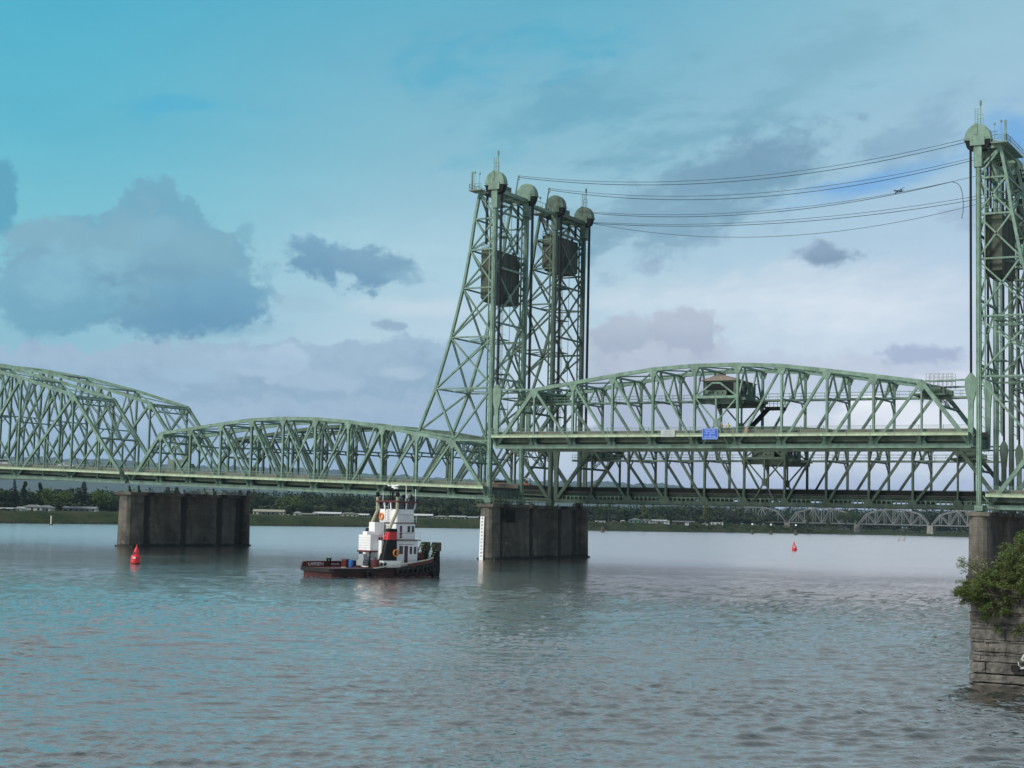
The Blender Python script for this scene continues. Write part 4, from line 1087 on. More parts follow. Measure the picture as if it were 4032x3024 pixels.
def forest():
    for nm, lb, seed, mm, lo, hi, frac in (('forest','dark wood forming the treeline behind the riverside houses',5,F_FO,95,330,1.),('undergrowth','grey-green scrub and brush along the foot of the treeline',9,F_FG,38,130,.45)):
        rd = random.Random(seed); k = MB()
        N = 760
        for i in range(N):
            px = -500+5000*(i+rd.random())/N
            D = SD(px)+rd.uniform(lo, hi); 
            if px > 3000: D = SD(px)+rd.uniform(120,300)
            hor = 1992.6+.02179*px
            top = 1925 if px < 470 else 1930 if px < 2000 else 1985
            h = ((hor-top)*D/HPX+2)*(frac if px < 3060 else min(1,frac*1.6))*rd.uniform(.72,1.12)
            p = spot(px, D, 5.5 if px < 3060 else 3.)
            crown(k, 'round' if rd.random() < .88 else 'conifer', h, h*rd.uniform(.36,.6), 260, rd, p-V((0,0,h*.06)), qs=.9)
        o = k.build(nm, mm); o['kind'] = 'stuff'; o['label'] = lb
    rd = random.Random(31); k = MB()          # brush on the bank slope
    for i in range(900):
        px = -200+3500*rd.random(); D = SD(px)+rd.uniform(-1, 15) + (2 if px > 0 else 0); t = max(0,(D-SD(px)))/16
        p = spot(px, D, .3+4.6*t); h = rd.uniform(.8,2.4); crown(k, 'round', h, h*rd.uniform(.7,1.6), 48, rd, p-V((0,0,.3)), qs=.42)
    o = k.build('bank_brush', F_BK); o['kind'] = 'stuff'; o['label'] = 'low green brush covering the far river bank'
forest()

# ------------------------------------------------------------------ houses on the bank
def house(label, px, wpx, hpx, wall, roof, kind='gable', dd=26, cat='house', nm='riverside_house'):
    D = SD(px)+dd; mp = D/HPX; w = wpx*mp/ .93; h = hpx*mp; p = spot(px, D, 5.15)
    T = thing(nm, label, cat, p, math.atan2(RIGHT.y, RIGHT.x)+rnd.uniform(-.12,.12), 'low homes along the far bank')
    d = 6 if kind != 'trailer' else 3; he = h*.68 if kind != 'trailer' else h*.92
    wall = tuple(v*.72 for v in wall); roof = tuple(v*.75 for v in roof)
    wm = mat('wall_'+str(wall), wall, .8, var=.08); rm = mat('roof_'+str(roof), roof, .75, var=.12)
    k = MB(); k.box((-w/2,-d/2,-.6),(w/2,d/2,he)); k.build('wall', wm, T)
    k = MB()
    if kind == 'gable': k.prism([(-w/2-.3,he),(w/2+.3,he),(w*.12,h),(-w*.12,h)], -d/2-.4, d/2+.4)
    elif kind == 'front': k.prism([(-w/2-.3,he),(w/2+.3,he),(0,h*1.05)], -d/2-.4, d/2+.3)
    elif kind == 'long': k.prism([(-d/2-.4,he),(d/2+.4,he),(0,h)], -w/2-.3, w/2+.3, 'x')
    else: k.box((-w/2-.1,-d/2-.1,he),(w/2+.1,d/2+.1,h))
    k.build('roof', rm, T)
    n = max(1, int(w/2.6))
    for j in range(n):
        x = -w/2+w*(j+.5)/n; ww = .55 if w > 4 else .35
        if j == n//2 and w > 6:
            k = MB(); k.box((x-.45,-d/2-.05,0.),(x+.45,-d/2-.004,min(2.,he*.8))); k.build('door', DARKST, T)
        else:
            k = MB(); k.box((x-ww,-d/2-.05,he*.38),(x+ww,-d/2-.004,he*.8)); k.build('window', GLASS, T)
    if kind == 'long' and w > 8:
        k = MB(); k.box((-w*.3,-d/2-1.8,he-.12),(w*.3,-d/2-.42,he-.02))
        for x in (-w*.29,-w*.1,w*.1,w*.29): k.beam((x,-d/2-1.7,-.3),(x,-d/2-1.7,he-.1),.12,.12)
        k.build('porch', rm, T)
    return T
WH=(.66,.66,.62); CRm=(.55,.52,.38); GY=(.28,.30,.30); DK=(.06,.065,.07); LG=(.42,.44,.43); TL=(.16,.30,.27); BRN=(.16,.11,.08); WR=(.74,.76,.76)
for a in [
 ('low dark-roofed home with a pale edge at the left edge of the bank',25,90,15,GY,LG,'long',32),
 ('small white gazebo-like shed left of the white gabled house',100,24,18,WH,WH,'front',18),
 ('white house with a grey roof under the mid-green tree at left',150,66,27,WH,LG,'gable',24),
 ('pale house with grey-blue end wall right of the white grey-roofed house',200,46,25,(.45,.47,.42),(.30,.33,.33),'front',16),
 ('long grey-roofed home with a white veranda left of the grey pier',335,116,23,WH,GY,'long',28),
 ('beige house with a tan roof and yellow wall right of the grey pier',1075,112,25,CRm,(.42,.40,.31),'long',28),
 ('bright white camper beside the beige house',1143,22,8,WR,WR,'trailer',30,'trailer','camper_trailer'),
 ('small square white cabin with two dark windows behind the grass bank',1186,27,19,WH,WH,'gable',22),
 ('low brown home between the white cabin and the long white roof',1228,56,14,BRN,(.30,.28,.25),'long',24),
 ('long home under a bright white roof left of the tugboat',1303,100,20,(.34,.31,.27),WR,'long',28),
 ('pale beige home beside the long white-roofed one, left of the tugboat',1386,70,20,CRm,(.36,.36,.33),'gable',26),
 ('white-roofed home half hidden behind the tugboat\'s pipes',1440,50,16,GY,WR,'long',24),
 ('long white-roofed home right of the tugboat\'s wheelhouse',1668,90,20,GY,WR,'long',28),
 ('cream home right of the long white roof beside the tugboat',1750,62,15,CRm,WH,'gable',24),
 ('pale green-grey home in the middle between tugboat and gauge board',1815,60,16,(.40,.45,.38),(.45,.47,.46),'long',26),
 ('grey-roofed home next to the gauge board pier',1872,44,14,GY,LG,'long',26),
 ('white trailer home just right of the tower pier',2374,36,8,WR,WR,'trailer',30,'trailer','camper_trailer'),
 ('dim mauve cabin between the white trailer and the gabled house',2430,16,10,(.33,.28,.30),BRN,'front',30),
 ('little pink-white gabled house right of the tower pier',2464,18,12,(.50,.44,.44),WH,'front',26),
 ('teal-gabled house with a grey roof near mid bank',2512,48,20,TL,(.28,.32,.32),'front',26),
 ('grey and white home right of the teal-gabled house',2555,46,17,WH,(.26,.27,.26),'gable',22),
 ('white two-part home with a row of dark windows',2605,54,17,WR,LG,'long',24),
 ('small white gabled porch house beside the row of dark windows',2632,20,16,WR,WH,'front',18),
 ('long dark grey home with a mint end wall',2698,84,14,BRN,(.16,.16,.18),'long',30),
 ('white camper parked before the long dark grey home',2714,13,7,WR,WR,'trailer',10,'trailer','camper_trailer'),
 ('pale little shed left of the last white trailer',2785,20,8,(.45,.5,.48),LG,'front',18),
 ('last white trailer at the right end of the row of homes',2832,44,11,WR,WR,'trailer',24,'trailer','camper_trailer'),
]: house(*a)

# ------------------------------------------------------------------ railway bridge far behind
RM = mat('silver_railway_steel', (.165,.17,.175), .6, var=.1)
def rail_span(label, x):
    T = thing('railway_span', label, 'railway bridge', (x, 1007, 8.3), 0, 'pale trusses of the railway bridge'); L = 57.; n = 8; p = L/n
    H = [0,8.2,10.4,11.6,12.,11.6,10.4,8.2,0]
    for ys in (0, 6.):
        k = MB(); k.beam((.5,ys,0),(L-.5,ys,0),.6,.75); k.build('bottom_chord', RM, T)
        k = MB()
        for i in range(n): k.beam((p*i+ (.5 if i == 0 else 0),ys,H[i]),(p*(i+1)-(.5 if i == n-1 else 0),ys,H[i+1]),.7,.8)
        k.build('top_chord', RM, T)
        for i in range(1, n): k = MB(); k.beam((p*i,ys,0),(p*i,ys,H[i]),.5,.5 if i % 2 else .6); k.build('vertical', RM, T)
        for i in range(1, n-1):
            k = MB()
            if i % 2: k.beam((p*i,ys,H[i]),(p*(i+1),ys,0),.5,.6)
            else: k.beam((p*i,ys,0),(p*(i+1),ys,H[i+1]),.5,.6)
            k.build('diagonal', RM, T)
    k = MB()
    for i in range(1, n): k.beam((p*i,0,H[i]),(p*i,6.,H[i]),.4,.4)
    for i in range(1, n-1): k.beam((p*i,0,H[i]),(p*(i+1),6.,H[i+1]),.3,.3,(0,0,1))
    k.build('top_bracing', RM, T); MB().box((0,.4,.2),(L,5.6,1.)).build('track_deck', DARKST, T)
    return T
RL = {-350:'leftmost pale railway truss seen under the bridge deck, nearly hidden by trees',-292:'pale railway truss left of the round tree in the gap',-234:'pale railway truss whose left end hides behind the round tree',-176:'rightmost pale railway truss, running behind the streaked pier',-118:'pale railway truss hidden behind the pier and bush at the right edge'}
r0 = rail_span(RL[-234], -234.)
for x in (-350,-292,-176,-118):
    c = copy_tree(r0); c.location.x = x; c['label'] = RL[x]
for x, lb in ((-350,'railway bridge pier among the trees at the far left truss'),(-292,'railway bridge pier between the two leftmost trusses'),(-234,'pale railway pier right of the round tree in the gap'),(-176,'pale railway pier at the shoreline, nearest the streaked pier'),(-118,'railway pier behind the streaked pier')):
    o = MB().prism([(-2.6,-2),(2.6,-2),(2.2,8.1),(-2.2,8.1)], -1.5, 8).build('railway_pier', mat('pale_concrete', (.27,.26,.23), .9, streak=.5), loc=(x-.2,1007,0)); tag(o, lb, 'bridge pier', 'railway bridge piers')

# ------------------------------------------------------------------ marks and piles in the river
def buoy(label, p, tilt):
    T = thing('buoy', label, 'buoy', p, .4, 'red channel buoys'); T.rotation_euler = (R(tilt),R(tilt),.4)
    k = MB(); k.lathe([(.62,-.5),(.66,.1),(.66,1.05),(.6,1.2),(.34,1.3)], n=24); k.build('float', REDB, T, smooth=False)
    k = MB()
    for j in range(4):
        an = j*1.57+.5; k.beam((math.cos(an)*.42,math.sin(an)*.42,1.25),(math.cos(an)*.26,math.sin(an)*.26,1.75),.16,.06,(math.cos(an),math.sin(an),0))
    k.lathe([(.36,1.7),(.33,1.85),(.1,2.45),(.07,2.6)], n=20); k.build('top_cone', REDB, T)
    k = MB(); k.lathe([(.69,.12),(.7,.2),(.69,.28)], n=24); k.build('band', REDD, T)
    k = MB(); k.box((-.2,-.665,.85),(.2,-.6,1.1)); k.build('number_plate', WHITE, T)
    k = MB(); k.lathe([(.08,2.55),(.08,2.72)], n=8); k.build('lamp', REDB, T)
buoy('red buoy in the river before the grey pier at left', (-13.4,-75.3,-.05), 5)
buoy('small distant red buoy beyond the raised span, right of centre', (-5.6,181.6,0), -4)
def dolphin(label, p, lamp, s=1.):
    T = thing('pile_dolphin', label, 'mooring piles', p, 0, 'piles standing in the far water')
    for j in range(4):
        an = j*1.57; k = MB(); k.tube([(math.cos(an)*1.*s,math.sin(an)*1.*s,-1.5),(math.cos(an)*.45*s,math.sin(an)*.45*s,2.6*s)], .28*s, 8); k.build('pile', TIMBER, T)
    k = MB(); k.lathe([(.75*s,2.2*s),(.75*s,2.6*s)], n=10); k.build('cap', TIMBER, T)
    if lamp:
        k = MB(); k.tube([(0,0,2.5),(0,0,6.2)], .12, 6); k.build('pole', DARKST, T); k = MB(); k.box((-.5,-.3,6.0),(.5,.3,7.0)); k.build('lamp', WHITE, T)
dolphin('dark pile cluster off the grass bank right of the tower pier', (-264,600,0), False, 1.3)
dolphin('dark pile cluster with a white lamp, left of the pair', (-227.3,749.5,0), True)
dolphin('dark pile cluster with a white lamp, right of the pair', (-213.6,747,0), True)
dolphin('dark piles at the shoreline beneath the railway truss, behind the far red buoy', (-200.5,757.8,0), True, 1.2)
T = thing('mooring_frame', 'small U-shaped mooring frame in the water near the right pier', 'mooring frame', (-75.4,549.5,0))
for x in (-1.4,1.4): MB().box((x-.35,-.4,-1),(x+.35,.4,2.6 if x < 0 else 2.2)).build('post', GREYM, T)
MB().box((-1.04,-.3,-.5),(1.04,.3,.9)).build('float', GREYM, T)
T = thing('river_marker', 'pale upright marker post in the water off the left bank', 'marker post', (-356,253.9,0))
MB().tube([(0,0,-1),(0,0,4.)], .3, 8).build('post', CREAM, T); MB().lathe([(.9,-.3),(.8,.45)], n=10).build('base', TIMBER, T)

# ------------------------------------------------------------------ tugboat
HD = R(68.9)
TUG = thing('tugboat', 'white and dark red tugboat with black funnels, stern to the left', 'tugboat', (29.4,-80.4,0), HD)
TUGM = TUG.matrix_basis
def tb(k, n, m, parent=None, **q): return k.build(n, m, parent or TUG, **q)
def hull_outline(z, grow=0.):
    return [(-8.2-grow,-3.1-grow),(-7.9,-3.3-grow),(-2,-3.35-grow),(3,-3.3-grow),(6,-2.9-grow),(7.6,-2.2-grow),(8.5+grow,-1.2),(8.5+grow,1.2),(7.6,2.2+grow),(6,2.9+grow),(3,3.3+grow),(-2,3.35+grow),(-7.9,3.3+grow),(-8.2-grow,3.1+grow)]
def sheer(x): return .95+ (max(0,(x+1))**1.7)*.021
k = MB(); ol = hull_outline(0); n = len(ol)
lv = [(-.8,.95,0),(0,.975,.0),(.45,.98,.5),(1.,1.,1.)]
for zz, g, q in lv:
    for x, y in ol: k.v.append((x*(g if x < 0 else (.94+.06*(g-.95)/.05)), y*g, zz if q < .5 else zz*0+sheer(x)*(.5 if q == .5 else 1.)))
for i in range(3):
    for j in range(n): k.f.append((i*n+j, i*n+(j+1) % n, (i+1)*n+(j+1) % n, (i+1)*n+j))
k.f.append(tuple(range(n))[::-1]); k.f.append(tuple(3*n+j for j in range(n)))
HULLM = mat('hull_paint', (.052,.014,.012), .55, var=.6, scale=.5, rust=.5, spec=.3)
tb(k, 'hull', HULLM)
k = MB()
for j in range(n):
    a_, c_ = ol[j], ol[(j+1) % n]
    aft = (a_[0]+c_[0])/2 < -4.5
    k.beam((a_[0]*1.01,a_[1]*1.02,sheer(a_[0])-.05),(c_[0]*1.01,c_[1]*1.02,sheer(c_[0])-.05),.32 if aft else .16,.42 if aft else .14,(0,0,1)) if False else k.beam((a_[0]*1.01,a_[1]*1.02,sheer(a_[0])-.1),(c_[0]*1.01,c_[1]*1.02,sheer(c_[0])-.1),.2,.4 if aft else .16)
tb(k, 'rubbing_strake', RUBBER)
k = MB()
def bulw(side, xs, h, t=.08, m=None):
    pts = [p for p in ol if (p[1] < 0) == (side < 0) and xs[0] <= p[0] <= xs[1]]; pts.sort()
    for a_, c_ in zip(pts, pts[1:]): k.beam((a_[0],a_[1]*.99,sheer(a_[0])+h/2),(c_[0],c_[1]*.99,sheer(c_[0])+h/2),t,h)
bulw(1,(-8,8.6),.75); k.beam((-8.15,3.2,sheer(-8)+.05),(-7.9,3.25,sheer(-8)+.7),.08,.3)
tb(k, 'port_bulwark', REDD)
k = MB(); bulw(-1,(2.,8.6),.45); tb(k, 'starboard_bulwark', REDD)
k = MB()
pts = [(-2.2,-3.3),(3,-3.27),(6,-2.87),(7.6,-2.17),(8.4,-1.2)]
for a_, c_ in zip(pts, pts[1:]): k.beam((a_[0]+.1,a_[1],sheer(a_[0])+.5 if a_[0] > 2 else sheer(a_[0])+.12),(c_[0]-.1,c_[1],sheer(c_[0])+.5),.16,.13)
k.beam((-6.5,-3.38,1.02),(-2.4,-3.38,1.02),.06,.07)
tb(k, 'cap_rail', CREAM)
tb(MB().box((-7.9,-2.9,.96),(1.5,2.9,1.04)), 'deck', REDD)
NB1 = thing('x','x','x')if False else None
k = MB(); k.box((-7.6,3.02,1.05),(-2.6,3.2,1.75)); tb(k, 'name_board', REDD)
text('LARSEN', .56, WHITE, TUG, Matrix.Translation((-6.3,3.0,1.38))@Matrix.Rotation(R(90),4,'X'), 'name_lettering', xscale=1.15)
text('WILMA', .3, WHITE, TUG, Matrix.Translation((-3.5,3.0,1.33))@Matrix.Rotation(R(90),4,'X'), 'name_lettering', xscale=1.3)
# deckhouse, upper deck, wheelhouse
k = MB(); k.box((-.2,-2.05,1.05),(5.3,2.05,4.4)); dh = tb(k, 'deckhouse', WHITE)
k = MB(); k.box((-.5,-3.0,1.05),(2.1,-2.06,1.95)); tb(k, 'engine_casing', WHITE)
k = MB(); k.box((-.1,-2.3,4.4),(5.6,2.3,4.52)); tb(k, 'upper_deck', TRIM)
k = MB(); k.box((2.0,-1.95,4.53),(4.9,1.95,6.5)); uh = tb(k, 'upper_house', WHITE)
k = MB(); k.box((1.9,-2.1,6.5),(5.15,2.1,6.6)); tb(k, 'bridge_deck', TRIM)
k = MB(); k.box((2.2,-1.9,6.61),(4.7,1.9,8.25)); wh = tb(k, 'wheelhouse', WHITE)
k = MB()
for x, y in ((2.1,-1.95),(2.1,-.7),(2.1,.6),(2.1,1.95),(3.4,-2.0),(3.4,2.0),(4.7,-1.95),(4.7,1.95),(4.7,0)):
    k.beam((x,y*.98,8.2),(x-.12 if x < 3 else x+.15 if x > 4 else x,y*1.04,9.1),.16,.16)
tb(k, 'window_post', WHITE, wh)
tb(MB().box((2.25,-1.85,8.24),(4.65,1.85,9.08)), 'window', GLASS, wh)
k = MB(); k.prism([(1.8,9.1),(5.7,9.0),(5.75,9.12),(1.8,9.3)], -2.35, 2.35); tb(k, 'roof', REDD)
for x0_, x1_, z0_, z1_, nm in ((2.5,3.05,2.75,3.75,'window'),(4.1,4.45,2.75,3.65,'window'),(4.75,5.1,2.75,3.65,'window'),(3.3,3.8,1.6,3.75,'door')):
    tb(MB().box((x0_,-2.09,z0_),(x1_,-2.052,z1_)), nm, GLASS if nm == 'window' else TRIM, dh)
for x0_, x1_ in ((2.6,2.9),(3.75,4.15),(4.4,4.75)): tb(MB().box((x0_,-1.99,5.4 if x0_ > 3 else 4.7),(x1_,-1.952,6.2)), 'window', GLASS if x0_ > 3 else TRIM, uh)
k = MB()
for z0_, hs, yy in ((3.9,dh,-2.07),(5.3,uh,-1.965),(7.55,wh,-1.915)):
    k.box((2.4,yy,z0_),(4.68,yy+.012,z0_+.05))
tb(k, 'trim_line', TRIM)
# raised aft cabin on legs
k = MB(); k.box((-1.3,-1.25,3.15),(1.0,1.25,5.05)); ac = tb(k, 'aft_cabin', WHITE)
k = MB()
for z in (3.45,3.75,4.05,4.35,4.65): k.box((-1.325,-1.23,z),(-1.30,1.23,z+.03))
tb(k, 'cladding_batten', mat('batten', (.5,.5,.5), .5), ac)
tb(MB().box((-.1,-1.29,3.95),(.15,-1.252,4.75)), 'window', GLASS, ac); tb(MB().box((.3,-1.29,3.9),(.55,-1.252,4.75)), 'window', GLASS, ac)
tb(MB().box((-1.45,-1.35,2.92),(1.1,1.35,3.14)), 'cabin_base', REDD)
for x in (-1.2,.6):
    for y in (-1.1,1.1): tb(MB().beam((x,y,1),(x,y,2.95),.14,.14), 'cabin_leg', DARKST)
k = MB(); k.box((-2.1,-.9,1.3),(-1.3,.5,1.9)); k.box((-1.9,-.7,1.9),(-1.4,.3,2.7)); k.beam((-2.1,-1.,2.2),(-1.3,-1.,2.2),.1,.5); k.lathe([(.5,-1.1),(.5,.7)], (-.6,0,1.7), 14, 'y'); tb(k, 'winch', GREYM)
k = MB(); k.lathe([(.3,1.05),(.32,1.5),(.3,1.95)], (-2.6,.9,0), 14); tb(k, 'barrel', BLUEP)
k = MB(); k.box((-3.3,1.0,1.05),(-2.7,1.9,2.)); tb(k, 'deck_box', REDD)
k = MB(); k.lathe([(.5,1.05),(.5,2.0),(.42,2.1)], (-1.3,-2.4,0), 16); k.lathe([(.1,2.1),(.1,2.4)], (-1.3,-2.4,0), 8); tb(k, 'capstan', REDD)
k = MB(); k.box((-.9,.1,5.06),(.1,1.0,5.45)); tb(k, 'air_unit', WHITE)
k = MB(); k.box((.3,.2,5.06),(1.7,1.4,6.6)); tb(k, 'locker', WHITE)
for x in (-4.9,-4.5):
    k = MB(); k.lathe([(.12,1.0),(.12,1.9),(.17,1.95),(.17,2.1)], (x,2.6,0), 10); tb(k, 'bollard', BLACK)
for x in (.2,.7):
    k = MB(); k.lathe([(.12,1.0),(.12,1.5),(.17,1.55),(.17,1.7)], (x-1.,-3.1,0), 10); tb(k, 'bollard', BLACK)
k = MB(); k.beam((-6.6,-3.42,.75),(-6.6,-3.42,1.25),.1,.14); k.beam((-6.85,-3.4,1.2),(-6.3,-3.4,1.2),.12,.12); tb(k, 'fairlead', CREAM)
# funnels
for sy in (-1, 1):
    k = MB()
    def sec(z, x0_, x1_, w_): return [(x0_,sy*2.15-w_,z),(x1_,sy*2.15-w_,z),(x1_,sy*2.15+w_,z),(x0_,sy*2.15+w_,z)]
    secs = []
    for z, x0_, x1_, w_ in ((1.95,-.45,1.9,.62),(4.5,.2,1.85,.55),(5.45,.42,1.85,.5),(5.85,.5,1.85,.48)):
        c = V(((x0_+x1_)/2, sy*2.15, z)); ax, ay = (x1_-x0_)/2, w_
        secs.append([(c.x+ax*math.copysign(abs(math.cos(t))**.6, math.cos(t)), c.y+ay*math.copysign(abs(math.sin(t))**.6, math.sin(t)), z) for t in [2*math.pi*j/20 for j in range(20)]])
    def ring(a_, c_):
        k = MB(); k.v += [tuple(p) for p in a_]+[tuple(p) for p in c_]
        for j in range(20): k.f.append((j,(j+1) % 20,20+(j+1) % 20,20+j))
        k.f.append(tuple(range(20))[::-1]); k.f.append(tuple(range(20,40))); return k
    fn = tb(ring(secs[0], secs[1]), 'funnel', BLACK); tb(ring(secs[1], secs[2]), 'red_band', REDS, fn); tb(ring(secs[2], secs[3]), 'funnel_top', DARKST, fn)
    k = MB(); k.tube([(.9,sy*2.15,5.8),(1.05,sy*2.1,6.15),(1.85,sy*2.1,7.75),(2.0,sy*2.1,8.1),(2.0,sy*2.1,9.75)], .2, 12); ep = tb(k, 'exhaust_pipe', BEIGE)
    k = MB(); k.lathe([(.16,9.75),(.24,9.95),(.24,10.25),(.12,10.4)], (2.0,sy*2.1,0), 12); tb(k, 'pipe_cap', BLACK, ep)
def ringbuoy(p, axis):
    k = MB(); pts = []; N = 20
    for j in range(N+1):
        t = 2*math.pi*j/N; a_, c_ = .36*math.cos(t), .36*math.sin(t)
        pts.append((p[0], p[1]+a_, p[2]+c_) if axis == 'x' else (p[0]+a_, p[1], p[2]+c_))
    k.tube(pts, .1, 8, cap=False); tb(k, 'life_ring', ORANGE)
ringbuoy((2.06,1.35,7.35), 'x'); ringbuoy((1.45,-2.82,2.9), 'y')
# wheelhouse top
k = MB(); k.tube([(2.9,.2,9.2),(2.9,.2,11.0)], .16, 8, .1); k.tube([(2.9,.2,10.2),(2.6,.9,10.6)], .05, 6); k.tube([(2.9,.2,10.4),(3.3,-.8,10.0)], .05, 6); k.tube([(2.7,.3,9.2),(2.5,.35,12.0)], .05, 6); tb(k, 'mast', BLACK)
k = MB(); k.box((2.8,-1.1,11.12),(3.0,1.2,11.26)); k.box((2.75,-.2,10.9),(3.05,.3,11.12)); tb(k, 'radar', WHITE)
k = MB(); k.lathe([(.3,10.75),(.34,10.85),(.2,10.98)], (2.95,-.4,0), 10); tb(k, 'antenna_dome', WHITE)
for x, y in ((4.6,-1.2),(4.8,.4),(4.0,-1.6)):
    k = MB(); k.tube([(x,y,9.1),(x,y,9.7)], .04, 6); k.lathe([(.24,-.2),(.28,.15)], (x,y,9.85), 12, 'x'); tb(k, 'searchlight', BLACK if x > 4.2 else GREYM)
for x, y, h in ((3.5,-1.8,11.3),(2.3,1.4,10.4),(5.2,-1.5,10.8)):
    tb(MB().tube([(x,y,9.1),(x,y,h)], .045, 6), 'whip_antenna', WHITE)
k = MB()
for y in (-.3,.35): k.beam((1.95,y,4.5),(1.95,y,8.9),.05,.05)
for j in range(12): k.beam((1.95,-.3,4.7+j*.35),(1.95,.35,4.7+j*.35),.05,.05)
tb(k, 'ladder', GREYM)
k = MB()
for x0_, x1_, y, z in ((-.1,5.5,-2.25,4.52),(2.,5.0,-2.05,6.6)):
    for hz in (.45,.9): k.beam((x0_,y,z+hz),(x1_,y,z+hz),.04,.04)
    for j in range(8): xx = x0_+(x1_-x0_)*j/7; k.beam((xx,y,z),(xx,y,z+.9),.04,.04)
tb(k, 'handrail', WHITE)
# bow: push knees with treads, winch
for y in (-1.15,1.15):
    k = MB(); k.prism([(8.35,0.),(9.15,-.4),(9.3,.6),(9.2,3.2),(8.7,3.3),(8.35,1.6)], y-.4, y+.4); kn = tb(k, 'push_knee', BLACK)
    k = MB(); k.box((8.6,y-.5,3.1),(9.35,y+.5,4.2)); tb(k, 'fender_pad', mat('old_rubber', (.09,.08,.05), .85, rust=.6), kn)
    k = MB()
    for j in range(8): t = j/7; k.box((7.5+t*.95,y-.42,1.7+t*2.1),(7.95+t*.95,y+.42,1.78+t*2.1))
    tb(k, 'tread', YEL if y > 5 else mat('tread_paint', (.5,.47,.25), .6), kn)
    k = MB(); k.beam((7.4,y-.46,1.6),(8.6,y-.46,4.0),.06,.12); k.beam((7.4,y+.46,1.6),(8.6,y+.46,4.0),.06,.12); tb(k, 'stair_stringer', DARKST, kn)
k = MB(); k.lathe([(.55,-.7),(.55,.7)], (6.4,-.6,2.4), 14, 'y'); k.box((6.0,-1.5,1.6),(6.9,.4,2.2)); k.lathe([(.15,2.9),(.15,3.6)], (6.0,-1.0,0), 8); tb(k, 'bow_winch', REDD)
# tyre fenders along the starboard bow
tyre_pts = [(-2.9,-3.5,.35)]+[(x,y,z) for x, y, z in ((1.6,-3.52,.6),(2.4,-3.5,.62),(3.2,-3.46,.66),(4.0,-3.36,.7),(4.8,-3.26,.78),(5.6,-3.12,.85),(6.3,-2.95,.95),(7.0,-2.65,1.05),(7.6,-2.3,1.15),(8.1,-1.9,1.2),(8.4,-1.65,.6),(7.8,-2.2,.45))]
pr = [(.24,-.12),(.46,-.12),(.5,-.06),(.5,.06),(.46,.12),(.24,.12),(.24,-.12)]
ty = None
for p in tyre_pts:
    if ty is None:
        k = MB(); n_ = 16
        for r1, z1 in pr:
            for j in range(n_): t = 2*math.pi*j/n_; k.v.append((r1*math.cos(t), z1, r1*math.sin(t)))
        for i in range(len(pr)-1):
            for j in range(n_): k.f.append((i*n_+j, i*n_+(j+1) % n_, (i+1)*n_+(j+1) % n_, (i+1)*n_+j))
        ty = tb(k, 'tyre_fender', RUBBER); t_ = ty
    else:
        t_ = ty.copy(); COL.objects.link(t_); t_.parent = TUG
    t_.location = p; t_.rotation_euler = (0,0,R(0 if p[0] < 3.5 else (p[0]-3.5)*9))

